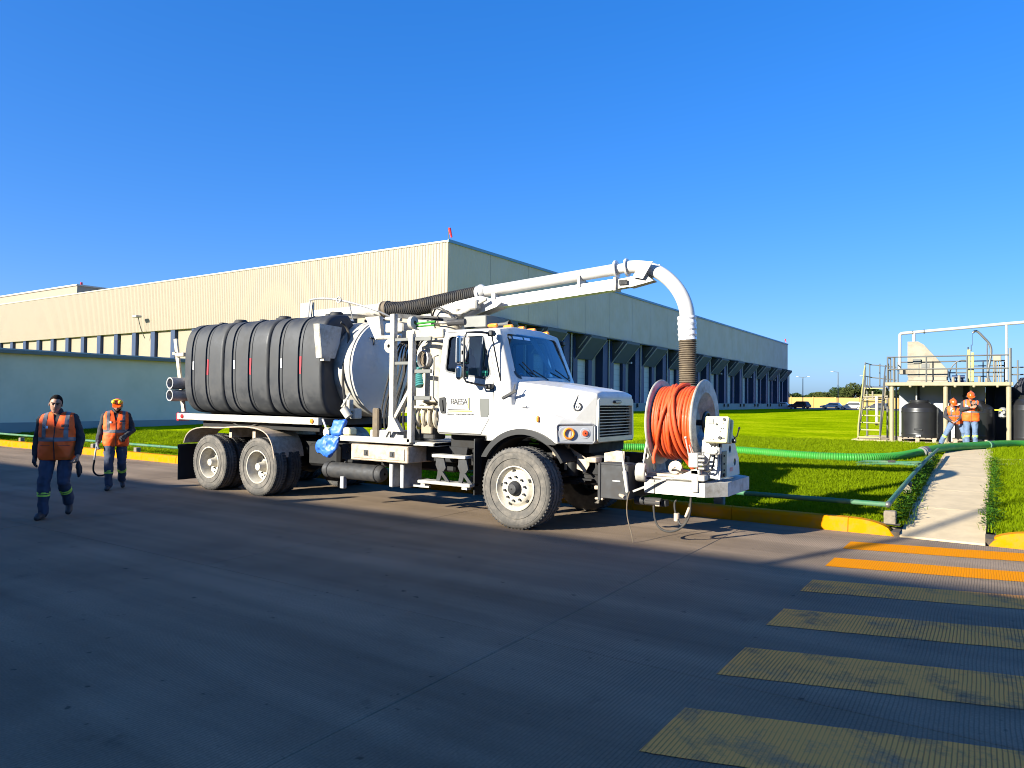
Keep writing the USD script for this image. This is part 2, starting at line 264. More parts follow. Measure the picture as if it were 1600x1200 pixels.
# concrete road with tined grooves along Y, stains; the paint is the same with a coat
def road_mat(name, base, paint=None, wear=0.5, groove=0.5):
    N = {'g': ('geometry', {}), 's': ('separate_xyz', {}), 'wn': ('noise_texture', {'scale': 1.3, 'detail': 3.0}), 'wm': ('math', {'math_type': 'multiply_add', 'value2': 0.035, 'value3': 0.0}), 'ax': ('math', {'math_type': 'add'}),
         'mx': ('math', {'math_type': 'multiply', 'value2': 2 * math.pi / 0.024}), 'sn': ('math', {'math_type': 'sine'}),
         'gr': ('map_range', {'from_min': 0.35, 'from_max': 0.95, 'to_min': 0.0, 'to_max': 1.0, 'clamp': True}),
         'gm': ('noise_texture', {'scale': 0.55, 'detail': 3.0}), 'gmr': ('map_range', {'from_min': 0.35, 'from_max': 0.62, 'to_min': 0.25, 'to_max': 1.0, 'clamp': True}), 'gg': ('math', {'math_type': 'multiply'}),
         'n1': ('noise_texture', {'scale': 0.5, 'detail': 7.0, 'roughness': 0.62}), 'r1': ('rgb_ramp', {'ramp': [(0.3, tuple(np.array(base) * 0.72)), (0.5, tuple(base)), (0.72, tuple(np.array(base) * 1.16))]}),
         'n2': ('noise_texture', {'scale': 60.0, 'detail': 3.0}), 'r2': ('map_range', {'from_min': 0.3, 'from_max': 0.7, 'to_min': 0.86, 'to_max': 1.12}), 'm2': ('mix_color', {'blend_type': 'multiply', 'fac': 1.0}),
         'n3': ('noise_texture', {'scale': 2.2, 'detail': 8.0, 'roughness': 0.7}), 'r3': ('map_range', {'from_min': 0.62, 'from_max': 0.75, 'to_min': 0.0, 'to_max': 0.6, 'clamp': True}), 'm3': ('mix_color', {'b': tuple(np.array(base) * 0.35)}),
         'mp': ('mapping', {'scale': (0.10, 1.6, 1.0)}), 'n4': ('noise_texture', {'scale': 1.0, 'detail': 5.0, 'roughness': 0.6}), 'r4': ('map_range', {'from_min': 0.35, 'from_max': 0.68, 'to_min': 0.74, 'to_max': 1.16}), 'm5': ('mix_color', {'blend_type': 'multiply', 'fac': 1.0}), 'n5': ('noise_texture', {'scale': 9.0, 'detail': 2.0}), 'r5': ('map_range', {'from_min': 0.70, 'from_max': 0.76, 'to_min': 1.0, 'to_max': 0.45, 'clamp': True}), 'm6': ('mix_color', {'blend_type': 'multiply', 'fac': 1.0}),
         'dk': ('math', {'math_type': 'multiply', 'value2': groove}), 'm4': ('mix_color', {'b': tuple(np.array(base) * 0.35)}),
         'h': ('math', {'math_type': 'multiply_add', 'value2': -1.0}), 'b': ('bump', {'strength': 0.55, 'distance': 0.004}), 'p': ('principled_bsdf', {'roughness': 0.85, 'specular_ior_level': 0.15 if paint is None else 0.03})}
    Lk = [('g.position', 's.vector'), ('g.position', 'wn.vector'), ('wn.fac', 'wm.value1'), ('wm.value', 'ax.value1'), ('s.x', 'ax.value2'), ('ax.value', 'mx.value1'), ('mx.value', 'sn.value1'), ('sn.value', 'gr.value'),
          ('g.position', 'gm.vector'), ('gm.fac', 'gmr.value'), ('gr.result', 'gg.value1'), ('gmr.result', 'gg.value2'),
          ('g.position', 'n1.vector'), ('n1.fac', 'r1.fac'), ('g.position', 'n2.vector'), ('n2.fac', 'r2.value'), ('r1.color', 'm2.a'), ('r2.result', 'm2.b'), ('g.position', 'n3.vector'), ('n3.fac', 'r3.value'), ('r3.result', 'm3.fac'), ('m2.result', 'm3.a')]
    Lk += [('g.position', 'mp.vector'), ('mp.vector', 'n4.vector'), ('n4.fac', 'r4.value'), ('m3.result', 'm5.a'), ('r4.result', 'm5.b'), ('g.position', 'n5.vector'), ('n5.fac', 'r5.value'), ('m5.result', 'm6.a'), ('r5.result', 'm6.b')]
    last = 'm6.result'
    if paint is not None:
        N |= {'pn': ('noise_texture', {'scale': 3.0, 'detail': 9.0, 'roughness': 0.75}), 'pr': ('map_range', {'from_min': 0.66 - 0.3 * wear, 'from_max': 0.80 - 0.25 * wear, 'to_min': 1.0, 'to_max': 0.12, 'clamp': True}), 'pc': ('mix_color', {'b': tuple(paint)})}
        Lk += [('g.position', 'pn.vector'), ('pn.fac', 'pr.value'), ('pr.result', 'pc.fac'), (last, 'pc.a')]; last = 'pc.result'
    Lk += [('gg.value', 'dk.value1'), ('dk.value', 'm4.fac'), (last, 'm4.a'), ('m4.result', 'p.base_color'), ('gg.value', 'h.value1'), ('n2.fac', 'h.value3'), ('h.value', 'b.height'), ('b.normal', 'p.normal')]
    return usdkit.material(stage, f'/World/Looks/{name}', N, Lk, surface='p.BSDF')
ROADC = (0.225, 0.163, 0.108)
road_m = road_mat('grooved_road_concrete', ROADC, groove=0.62)
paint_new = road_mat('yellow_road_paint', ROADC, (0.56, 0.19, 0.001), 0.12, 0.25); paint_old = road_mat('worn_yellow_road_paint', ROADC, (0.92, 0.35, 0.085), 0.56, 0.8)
def lawn_mat(name, a, b, c):
    return usdkit.material(stage, f'/World/Looks/{name}', {'g': ('geometry', {}), 'n': ('noise_texture', {'scale': 0.28, 'detail': 8.0, 'roughness': 0.72}), 'm': ('noise_texture', {'scale': 9.0, 'detail': 6.0, 'roughness': 0.7}),
        'a': ('math', {'math_type': 'multiply_add', 'value2': 0.75}), 'r': ('rgb_ramp', {'ramp': [(0.58, tuple(np.array(a) * .7)), (0.72, a), (0.90, b), (1.0, c)]}), 'f': ('noise_texture', {'scale': 45.0, 'detail': 3.0}), 'bp': ('bump', {'strength': 0.9, 'distance': 0.03}),
        'p': ('principled_bsdf', {'roughness': 0.9, 'specular_ior_level': 0.0})},
        [('g.position', 'n.vector'), ('g.position', 'm.vector'), ('g.position', 'f.vector'), ('m.fac', 'a.value1'), ('n.fac', 'a.value3'), ('a.value', 'r.fac'), ('r.color', 'p.base_color'), ('f.fac', 'bp.height'), ('bp.normal', 'p.normal')], surface='p.BSDF')
lawn_m = lawn_mat('lawn_turf', (0.13, 0.20, 0.001), (0.24, 0.32, 0.001), (0.36, 0.40, 0.006))
def leaf_mat(name, col, tr=0.35, var=0.35):
    c = np.asarray(col, float)
    return usdkit.material(stage, f'/World/Looks/{name}', {'g': ('geometry', {}), 'r': ('rgb_ramp', {'ramp': [(0.0, tuple(c * (1 - var))), (0.6, tuple(c)), (1.0, tuple(c * (1 + var)))]}), 'd': ('principled_bsdf', {'roughness': 0.7, 'specular_ior_level': 0.05}),
        't': ('translucent_bsdf', {}), 'x': ('mix_closure', {'fac': tr})}, [('g.random_per_island', 'r.fac'), ('r.color', 'd.base_color'), ('r.color', 't.color'), ('d.BSDF', 'x.closure1'), ('t.BSDF', 'x.closure2')], surface='x.closure')
blade_m = leaf_mat('grass_blade', (0.23, 0.32, 0.002)); weed_m = leaf_mat('weed_leaf', (0.07, 0.18, 0.015)); tree_m = leaf_mat('tree_leaf', (0.060, 0.095, 0.028), 0.3); tree_m2 = leaf_mat('olive_tree_leaf', (0.095, 0.115, 0.032), 0.3)
bark = pm('bark', (0.09, 0.07, 0.05), 0.9, var=0.3, vs=3)
def lz(Y): return np.interp(Y, [11.3, 17, 26, 40], [0.10, 0.30, 0.45, 0.50])
# ================================================================== SETTING
def grid_sheet(xs, ys, zf):
    X, Y = np.meshgrid(xs, ys, indexing='ij'); V = np.stack([X, Y, zf(X, Y)], -1).reshape(-1, 3); n = len(ys); i, j = np.meshgrid(np.arange(len(xs) - 1), np.arange(n - 1), indexing='ij'); a = (i * n + j).ravel()
    return trimesh.Trimesh(V, np.vstack([np.stack([a, a + n, a + n + 1], 1), np.stack([a, a + n + 1, a + 1], 1)]), process=False)
# far ground to the horizon
single('ground', grid_sheet(np.array([-2500, -400, -100, 100, 400, 2500.]), np.array([-2500, -100., 11.1, 17, 26, 40, 200, 600, 3000]), lambda X, Y: np.where(Y < 11.2, -0.06, lz(Y) - 0.06)), soil, kind='structure')
road = Thing('road', 'grooved grey concrete road in front of the truck', 'road', kind='structure'); road.prim.ClearCustomDataByKey('category')
road.part('road_base', grid_sheet(np.array([-400, -62, 30, 300.]), np.array([-13.9, 10.96]), lambda X, Y: X * 0 - 0.006), road_m, smooth=False)
xs = np.arange(-62.9, 30, 4.0); ysl = [-13.9, -8.0, -2.0, 4.6, 10.96]
for xa in xs:
    for ya, yb in zip(ysl[:-1], ysl[1:]):
        if abs(xa) > 46 and ya < 4: continue
        g_ = 0.0025; road.part('road_slab', box(xa + g_, xa + 4 - g_, ya + g_, yb - g_, -0.05, 0.0 + 0.0008 * math.sin(xa * 7 + ya * 3), 0.004), road_m, smooth=False)
road.part('road_slab', [box(-400, -63, -13.9, 10.96, -0.05, -0.001)], road_m, smooth=False)
# crosswalk stripes
LBL = ['freshly painted bright yellow crosswalk stripe nearest the kerb', 'bright sunlit crosswalk stripe, second from the kerb', 'worn crosswalk stripe half in shadow, third from the kerb',
       'worn shaded crosswalk stripe with dark scuffs, fourth from the kerb', 'worn shaded crosswalk stripe, second from the near edge of the picture', 'nearest worn crosswalk stripe with black tyre scuffs across it']
for i, (y0, y1) in enumerate([(9.65, 10.2), (8.50, 9.02), (7.23, 7.77), (5.97, 6.53), (4.71, 5.34), (3.45, 4.09)]):
    k = 0.30 if i > 1 else 0.25; x1_ = 3.4 if i > 1 else 1.5; gx = np.linspace(-1.48, x1_, 130); jg = lambda sd: 0.010 * (meshkit.fbm(np.stack([gx * 22, gx * 0 + i * 3.1 + sd, gx * 0], 1), 3, 4) - .5) * 2; z = 0.0034
    lo_, hi_ = y0 + (gx + 1.48) * k + jg(0), y1 + (gx + 1.48) * k + jg(7); gx2 = gx.copy(); gx2[0] += 0.012; V_ = np.vstack([np.c_[gx, lo_, gx * 0 + z], np.c_[gx2, hi_, gx * 0 + z]]); q_ = np.arange(129)
    single('crosswalk_stripe', trimesh.Trimesh(V_, np.vstack([np.stack([q_, q_ + 1, q_ + 131], 1), np.stack([q_, q_ + 131, q_ + 130], 1)]), process=False),
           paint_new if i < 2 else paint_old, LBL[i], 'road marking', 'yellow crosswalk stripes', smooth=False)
# kerbs
kerb = Thing('kerb', 'yellow painted concrete kerb along the lawn', 'kerb', kind='structure'); kerb.prim.ClearCustomDataByKey('category')
KP = rpoly([(10.97, -0.05), (11.0, 0.15), (11.03, 0.19), (11.19, 0.19), (11.21, 0.15), (11.21, -0.05)], 0.02)
def kseg(a, b, s=0): return prism(sg.Polygon([(x + s, z) for x, z in KP.exterior.coords]), 'yz', a, b)
xk = -1.62
while xk > -64:
    L = 1.62 if xk > -30 else 3.2; kerb.part('kerb_stone', kseg(xk - L + 0.008, xk, 0.003 * math.sin(xk * 5)), yellow_kerb); xk -= L
def nose(x0, x1, y0, n=8):
    ms = []
    for q in np.linspace(0, 1, n + 1)[:-1]:
        q2 = q + 1 / n; ha, hb = 0.19 * math.sqrt(max(0, 1 - q ** 2.2)), 0.19 * math.sqrt(max(0, 1 - q2 ** 2.2))
        xa, xb = x0 + (x1 - x0) * q, x0 + (x1 - x0) * q2
        ms.append([(xa, y0, -0.04), (xa, y0 + 0.03, ha), (xa, y0 + 0.2, ha), (xa, y0 + 0.22, -0.04), (xb, y0, -0.04), (xb, y0 + 0.03, hb), (xb, y0 + 0.2, hb), (xb, y0 + 0.22, -0.04)])
    return tm(m3.Manifold.hull_points(np.array(sum(ms, []))))
kerb.part('kerb_stone', nose(-1.612, -1.05, 10.97), yellow_kerb)
k2 = Thing('kerb', 'yellow painted kerb to the right of the path', 'kerb', kind='structure'); k2.prim.ClearCustomDataByKey('category')
k2.part('kerb_stone', nose(0.62, 0.02, 11.08), yellow_kerb); k2.part('kerb_stone', prism(sg.Polygon([(x + .11, z) for x, z in KP.exterior.coords]), 'yz', 0.628, 4), yellow_kerb)
# path: concrete slabs rising with the lawn
path = Thing('path', 'concrete footpath leading from the road to the tank platform', 'path', kind='structure'); path.prim.ClearCustomDataByKey('category')
yy = [10.985, 12.9, 15.0, 17.2, 19.6, 22.0, 24.6, 27.6]
def pe(y): return (-0.98 - 0.0 * (y - 11), -0.02 + 0.012 * (y - 11))
for a, b in zip(yy[:-1], yy[1:]):
    b2 = b - 0.012; za, zb = (0.02 if a < 11.1 else lz(a) + 0.03), lz(b2) + 0.03
    P = [(pe(a)[0], a, za), (pe(a)[1], a, za), (pe(b2)[1], b2, zb), (pe(b2)[0], b2, zb)]
    path.part('path_slab', tm(m3.Manifold.hull_points(np.array(P + [(x, y, z - 0.12) for x, y, z in P]))), concrete, smooth=False)
path.part('path_slab', tm(m3.Manifold.hull_points(np.array([(x, y, lz(y) + d) for x, y in ((0.13, 20.4), (3.0, 21.6), (3.0, 23.6), (0.14, 22.2)) for d in (-0.08, 0.025)]))), concrete, smooth=False)
for xa, xb, y0 in ((-1.7, -.985, 11.0), (-.02, .7, 11.10)): path.part('soil_edge', box(xa, xb, y0, 11.5, -.05, .055 if xa < -1 else .07), soil, smooth=False)
# lawn (turf sheet, with its gap for the path), car park beyond
def lawn_z(X, Y):
    P = np.stack([X * 0.35, Y * 0.35, X * 0], -1); return lz(Y) + 0.035 * (meshkit.noise(P, 3) - 0.5) * np.clip((Y - 11.2) / 2, 0, 1)
lw = Thing('lawn', 'bright green mown lawn behind the kerb', 'lawn', kind='structure'); lw.prim.ClearCustomDataByKey('category')
ysA = np.r_[11.205, 11.5, np.arange(12, 30, 0.5), np.arange(30, 60, 2), np.arange(60, 158, 8), 157.0]
lw.part('turf', grid_sheet(np.r_[np.arange(-300, -60, 12), np.arange(-60, -12, 1.5), np.arange(-12, -1.0, 0.4), -0.985], ysA, lawn_z), lawn_m, smooth=True)
lw.part('turf', grid_sheet(np.r_[0.10, np.arange(0.3, 12, 0.6), np.arange(12, 160, 12)], np.r_[11.32, 11.5, ysA[2:]], lambda X, Y: lawn_z(X, Y) - 0.02 * (X < 0.2)), lawn_m, smooth=True)
lw.part('turf', grid_sheet(np.linspace(-0.985, 0.10, 4), np.r_[np.arange(28.0, 60, 4), np.arange(60, 158, 8)], lawn_z), lawn_m, smooth=True)
lw.part('soil_strip', grid_sheet(np.r_[np.arange(-40, -1.1, 0.5), -1.0], np.array([11.2, 11.34, 11.46]), lambda X, Y: lz(Y) + 0.012 + 0.015 * meshkit.noise(np.stack([X * 6, Y * 9, X * 0], -1), 5)), soil, smooth=True)
single('car_park', grid_sheet(np.array([-37, 200.]), np.array([157, 222.]), lambda X, Y: X * 0 + 0.506), asphalt, kind='structure', smooth=False)
# grass blades: instanced tufts near the camera, one stuff object
def tuft_mesh(seed, n=16, h=0.07, spread=0.07):
    r = np.random.default_rng(seed); V, Fc = [], []
    for i in range(n):
        a = r.uniform(0, 6.28); c = np.array([*(r.normal(0, spread, 2)), 0]); w = r.uniform(0.003, 0.006); d = np.array([math.cos(a), math.sin(a), 0]); s = np.array([-d[1], d[0], 0]); H = h * r.uniform(0.5, 1.2); ln = H * r.uniform(0.2, 0.8); k = len(V)
        V += [c - s * w, c + s * w, c + d * ln * .4 + [0, 0, H * .65] + s * w * .8, c + d * ln * .4 + [0, 0, H * .65] - s * w * .8, c + d * ln + [0, 0, H]]; Fc += [(k, k + 1, k + 2), (k, k + 2, k + 3), (k + 3, k + 2, k + 4)]
    return trimesh.Trimesh(V, Fc, process=False)
def weed_mesh(seed, n=26, h=0.16, s=0.07):
    r = np.random.default_rng(seed); V, Fc = [], []
    for i in range(n):
        a = r.uniform(0, 6.28); el = r.uniform(0.1, 1.2); rad = r.uniform(0.01, s); c = np.array([math.cos(a) * rad, math.sin(a) * rad, r.uniform(0.01, h)]); d = np.array([math.cos(a) * math.cos(el), math.sin(a) * math.cos(el), math.sin(el) * .6]); t = np.array([-d[1], d[0], 0]); L = r.uniform(.025, .055); w = L * .38; k = len(V)
        V += [c, c + d * L * .5 + t * w, c + d * L, c + d * L * .5 - t * w]; Fc += [(k, k + 1, k + 2), (k, k + 2, k + 3)]
    return trimesh.Trimesh(V, Fc, process=False)
def instancer(name, protos, mat, pts, scales, label=None, cat=None):
    p = numbered('/World', name); pi = UsdGeom.PointInstancer.Define(stage, p); paths = []
    for k, m in enumerate(protos):
        q = f'{p}/proto_{k:03d}'; usdkit.mesh(stage, q, m, mat); paths.append(q)
    n = len(pts); pi.CreatePrototypesRel().SetTargets([Sdf.Path(q) for q in paths]); pi.CreateProtoIndicesAttr(Vt.IntArray.FromNumpy(rng.integers(0, len(protos), n).astype(np.int32)))
    pi.CreatePositionsAttr(Vt.Vec3fArray.FromNumpy(np.asarray(pts, np.float32))); a = rng.uniform(0, 6.28, n)
    pi.CreateOrientationsAttr(Vt.QuathArray([Gf.Quath(float(math.cos(t / 2)), 0, 0, float(math.sin(t / 2))) for t in a])); pi.CreateScalesAttr(Vt.Vec3fArray.FromNumpy(np.repeat(np.asarray(scales, np.float32)[:, None], 3, 1)))
    tagp(pi.GetPrim(), label, cat, kind='stuff')
def lawn_pts(n, x0, x1, y0, y1, pw=1.0):
    x = rng.uniform(x0, x1, n); y = y0 + (y1 - y0) * rng.uniform(0, 1, n) ** pw; k = ~((x > -1.02) & (x < pe(0)[1] + 0.22)); x, y = x[k], y[k]; return np.stack([x, y, lawn_z(x, y)], 1)
gp = np.vstack([lawn_pts(15000, -8, -1, 11.42, 20, 1.3), lawn_pts(5000, 0.1, 3.2, 11.4, 22, 1.2), lawn_pts(9000, -10, 2, 18, 28), lawn_pts(7000, -34, -8, 11.45, 17)])
instancer('grass', [tuft_mesh(k) for k in range(6)], blade_m, gp, rng.uniform(0.55, 1.25, len(gp)), 'short green grass blades standing on the lawn by the path', 'grass')
wy = rng.uniform(11.25, 21, 420); wx = np.where(rng.uniform(0, 1, 420) < 0.72, -1.0 - np.abs(rng.normal(0, 0.10, 420)), pe(0)[1] + 0.14 + 0.012 * (wy - 11) + np.abs(rng.normal(0, 0.06, 420)))
instancer('weeds', [weed_mesh(k) for k in range(5)], weed_m, np.stack([wx, wy, lz(wy) - 0.01], 1), rng.uniform(0.6, 1.5, 420), 'leafy green weeds growing along both edges of the path', 'weeds')

# ================================================================== BUILDINGS
XD, YL, ZT, ZC = -38.0, 47.6, 15.1, 9.4           # dock face, lit face, parapet, cladding bottom
wh = Thing('warehouse', 'long cream and grey warehouse with a row of loading docks behind the truck', 'warehouse', (XD, YL, 0.5))
def ribbed(x0, x1, y, z0, z1, pitch=0.30, dep=0.035):     # profile along X, facing -Y
    n = int((x1 - x0) / pitch); pts = []
    for k in range(n):
        a = x0 + k * (x1 - x0) / n; p = (x1 - x0) / n
        pts += [(a, y), (a + .45 * p, y), (a + .6 * p, y - dep), (a + .85 * p, y - dep)]
    pts.append((x1, y)); P = np.array(pts); m = len(P); V = np.vstack([np.c_[P, np.full(m, z0)], np.c_[P, np.full(m, z1)]]); i = np.arange(m - 1)
    return trimesh.Trimesh(V, np.vstack([np.stack([i, i + 1, i + 1 + m], 1), np.stack([i, i + 1 + m, i + m], 1)]), process=False)
for k in range(17):                                         # lit face cladding
    a = XD - 6.2 * (k + 1); wh.part('cladding_panel', ribbed(a, a + 6.2 if k else XD, YL, ZC, ZT - 0.02), clad_cream, smooth=False)
wh.part('cladding_panel', ribbed(-240, XD - 6.2 * 17, YL, ZC, ZT - 0.02, 0.6), clad_cream, smooth=False)
def ribbed_y(x, y0, y1, z0, z1, n, dep=0.012):
    m = ribbed(0, y1 - y0, 0, z0, z1, (y1 - y0) / n, dep); v = m.vertices.copy(); m.vertices = np.stack([x - v[:, 1], y0 + v[:, 0], v[:, 2]], 1); return m
yb = YL; sw = [6.2, 6.6, 5.9, 6.4]; k = 0
while yb < 172.2:                                           # dock face cladding, panel by panel
    ye = min(172.2, yb + sw[k % 4]); wh.part('cladding_panel', ribbed_y(XD, yb + 0.02, ye - 0.02, ZC + 0.05 * (k % 2), ZT - 0.02, 14), clad_grey, smooth=False); yb = ye; k += 1
wh.part('roof', [box(-240, XD + 0.06, YL - 0.09, 172.3, ZT - 0.02, ZT + 0.12)], roof_white, smooth=False)
wh.part('parapet_flashing', box(XD + 0.02, XD + 0.10, YL - 0.1, 172.3, ZT - 0.06, ZT + 0.20), roof_edge, smooth=False)
wh.part('core_wall', [box(-240, XD - 0.05, YL + 0.05, 172.15, ZC, ZT - 0.05), box(-240, XD - 1.7, YL + 0.55, 172.0, 0.3, ZC)], pale_wall, smooth=False)
wh.part('soffit', box(XD - 1.72, XD - 0.02, YL + 0.1, 172.1, ZC - 0.12, ZC - 0.01), hood_dark, smooth=False)
wh.part('plinth', box(XD - 1.69, XD + 0.9, YL + 1.0, 174.5, 0.3, 1.55), plinth_m, smooth=False)
wh.part('corner_column', box(XD - 1.6, XD - 0.4, YL + 0.1, YL + 1.0, 0.3, ZC - 0.12), clad_cream, smooth=False)
for k in range(47):                                         # lit face: navy piers between pale bays
    xc = -45.5 - 4.12 * k; wh.part('pier', box(xc - 0.42, xc + 0.42, YL + 0.1, YL + 0.56, 0.3, ZC - 0.01), blue_navy, smooth=False)
    if k < 20: wh.part('bay_panel', box(xc + 0.45, xc + 3.66, YL + 0.45, YL + 0.56, 0.3, ZC - 0.01), clad_cream, smooth=False)
XW = XD - 1.68
for k in range(13):                                         # loading dock bays
    y0 = 53.7 + 9.62 * k
    if y0 > 170: break
    dr = wh.part('dock_door', box(XW, XW + 0.08, y0 + 0.15, y0 + 2.75, 1.55, 6.6), door_pale, smooth=False)
    for q in range(6): wh.part('door_panel_rib', box(XW + 0.07, XW + 0.1, y0 + 0.2, y0 + 2.7, 2.2 + q * 0.72, 2.25 + q * 0.72), pale_wall, dr, smooth=False)
    wh.part('dock_jamb', box(XW, XW + 0.5, y0 - 0.95, y0 + 0.1, 1.55, ZC - 0.13), blue_navy, smooth=False)
    wh.part('dock_jamb', box(XW, XW + 0.5, y0 + 2.8, y0 + 3.7, 1.55, 6.9), blue_navy, smooth=False)
    hd = wh.part('dock_canopy', prism([(XW + 0.02, 9.2), (XW + 2.5, 9.2), (XW + 2.5, 8.9), (XW + 0.55, 6.6), (XW + 0.02, 6.6)], 'xz', y0 - 0.4, y0 + 3.6), hood_dark, smooth=False)
    for yv in (y0 - 0.47, y0 + 3.61): wh.part('canopy_frame', [beam((XW + 0.5, yv + .03, 6.55), (XW + 2.5, yv + .03, 8.9), 0.06, 0.12), beam((XW + 2.0, yv + .03, 9.05), (XW + 0.9, yv + .03, 7.75), 0.06, 0.10)], pale_wall, hd, smooth=False)
    wh.part('pier', box(XW, XW + 1.0, y0 + 5.6, y0 + 6.9, 1.55, ZC - 0.13), blue_navy, smooth=False)
    wh.part('downpipe', cyl((XW + 1.08, y0 + 7.15, 1.55), (XW + 1.08, y0 + 7.15, ZC - 0.13), 0.10, 8), pvc)
    wh.part('dark_recess', box(XW, XW + 0.12, y0 + 7.35, y0 + 7.75, 1.55, ZC - 0.13), hood_dark, smooth=False)
    wh.part('dock_bumper', [box(XW + 2.6, XW + 2.8, y0 + 0.2, y0 + 0.5, 1.0, 1.5), box(XW + 2.6, XW + 2.8, y0 + 2.4, y0 + 2.7, 1.0, 1.5)], plastic_black, smooth=False)
    if k % 2: wh.part('wall_lamp', [cyl((XW + 0.1, y0 + 4.6, 6.6), (XW + 0.6, y0 + 4.6, 6.8), 0.05, 6), box(XW + 0.45, XW + 0.9, y0 + 4.4, y0 + 4.8, 6.65, 6.9)], steel_grey, smooth=False)
# rooftop windsocks and the wall floodlight
def windsock(x, y, z, lab):
    t = Thing('windsock', lab, 'windsock', (x, y, z)); t.part('pole', cyl((x, y, z), (x, y, z + 1.25), 0.04, 8), galv)
    t.part('sock', lathe([(0.02, 0), (0.13, 0.03), (0.11, 0.4), (0.07, 0.85), (0.02, 0.87)], (x + .08, y, z + 1.2), (0.25, 0.1, -1), 12), red_lens)
windsock(XD - 0.4, YL + 0.5, ZT + 0.1, 'small red windsock on the near roof corner of the warehouse'); windsock(XD - 0.5, 171.5, ZT + 0.1, 'tiny red and white marker on the far roof corner of the warehouse')
fl = Thing('floodlight', 'small floodlight on a bent arm on the sunlit warehouse wall', 'floodlight', (-84, YL - .04, 8.6))
fl.part('arm', tube(spline([(-84, YL - 0.04, 8.6), (-84, YL - 0.5, 9.6), (-84, YL - 0.9, 11.0)], 8), 0.05, 6), galv); fl.part('lamp_head', box(-84.5, -83.6, YL - 1.4, YL - 0.7, 11.0, 11.25, .05), steel_grey)
# taller block at the far left
tb = Thing('tall_block', 'taller pale block rising behind the warehouse roof at far left', 'building', (-150, 62, 0))
tb.part('wall', box(-300, -131, 62, 90, 0.2, 20.6), clad_cream, smooth=False); tb.part('roof', box(-300.2, -130.8, 61.8, 90.2, 20.6, 20.85), roof_white, smooth=False)
tb.part('vent', box(-132.1, -131.8, 63, 63.3, 20.85, 21.4), red_lens, smooth=False)
# low grey building in shade behind the two walking men
lb = Thing('low_building', 'low plain grey building in shade behind the two walking men', 'building', (-33, 5, 0.4))
lb.part('wall', box(-50, -33, -30, 28, 0.0, 3.50), wall_grey, smooth=False); lb.part('roof', box(-50.1, -32.9, -30.1, 28.1, 3.5, 3.62), roof_white, smooth=False)
lb.part('gutter', box(-32.9, -32.78, -30, 28, 3.42, 3.56), galv, smooth=False); lb.part('base_course', box(-32.995, -32.9, -30, 28, 0.2, 0.62), plinth_m, smooth=False)
# building behind the camera whose shadow lies on the road
bb = Thing('rear_building', 'long grey building outside the picture that shades the road', 'building', (0, -14, 0))
bb.part('wall', box(-160, 120, -40, -14, 0, 9.10), pale_wall, smooth=False); bb.part('roof', box(-160.2, 120.2, -40.2, -13.9, 9.10, 9.27), roof_white, smooth=False)
lp = Thing('lamp_post', 'lamp post outside the picture whose shadow crosses the path', 'lamp post', (-9.6, -9.9, 0)); lp.part('pole', cyl((-9.6, -9.9, 0), (-9.6, -9.9, 10.6), 0.09, 10, 0.06), galv)
lp.part('lamp_head', box(-9.7, -9.5, -9.9, -9.0, 10.55, 10.68, .03), steel_grey)
# boundary wall, lamp posts, trees, cars in the distance
bw = Thing('boundary_wall', 'long ochre boundary wall behind the parked cars', 'wall', (0, 222, 0.5))
for k in range(24): bw.part('wall_panel', box(-72 + 6 * k + .03, -66 + 6 * k - .03, 222, 222.3, 0.4, 3.4 + 0.03 * (k % 3)), ochre, smooth=False); bw.part('wall_post', box(-72 + 6 * k - .2, -72 + 6 * k + .2, 221.85, 222.4, 0.4, 3.6), ochre, smooth=False)
def street_lamp(x, y, h, lab, arm=1, two=False):
    t = Thing('lamp_post', lab, 'lamp post', (x, y, 0.5), 'distant lamp posts'); t.part('pole', cyl((x, y, 0.5), (x, y, h), 0.12, 8, 0.08), galv)
    for s in ((1, -1) if two else (arm,)): t.part('arm', cyl((x, y, h), (x + s * 1.3, y, h + .15), 0.05, 6), galv); t.part('lamp_head', box(x + s * 1.0, x + s * 1.6, y - .1, y + .1, h + 0.12, h + .22), steel_grey)
street_lamp(-38.3, 190, 8.2, 'distant lamp post with two arms just right of the warehouse', two=True); street_lamp(-28.6, 180, 9.0, 'tallest distant lamp post, in front of the big bushy tree', -1); street_lamp(-22.7, 182, 8.0, 'distant lamp post left of the metal staircase', -1)
def crown(c, r, n, seed, leaf=0.28):
    g = np.random.default_rng(seed); cl = []
    for k in range(11):
        d = g.normal(0, 1, 3); d /= np.linalg.norm(d); d[2] = abs(d[2]) * 0.9 - 0.25; cl.append(d * np.array(r) * g.uniform(0.35, 0.8))
    cl = np.array(cl); w = g.integers(0, 11, n); d = g.normal(0, 1, (n, 3)); d /= np.linalg.norm(d, axis=1)[:, None]
    P = np.asarray(c) + cl[w] + d * np.array(r) * 0.42 * g.uniform(0.4, 1.0, (n, 1)) ** 0.5
    a = g.normal(0, 1, (n, 3)); a /= np.linalg.norm(a, axis=1)[:, None]; b = np.cross(a, g.normal(0, 1, (n, 3))); b /= np.linalg.norm(b, axis=1)[:, None]; s = leaf * g.uniform(0.5, 1.3, (n, 1))
    V = np.stack([P - a * s, P + b * s * .6, P + a * s, P - b * s * .6], 1).reshape(-1, 3); k = np.arange(n) * 4
    return trimesh.Trimesh(V, np.vstack([np.stack([k, k + 1, k + 2], 1), np.stack([k, k + 2, k + 3], 1)]), process=False)
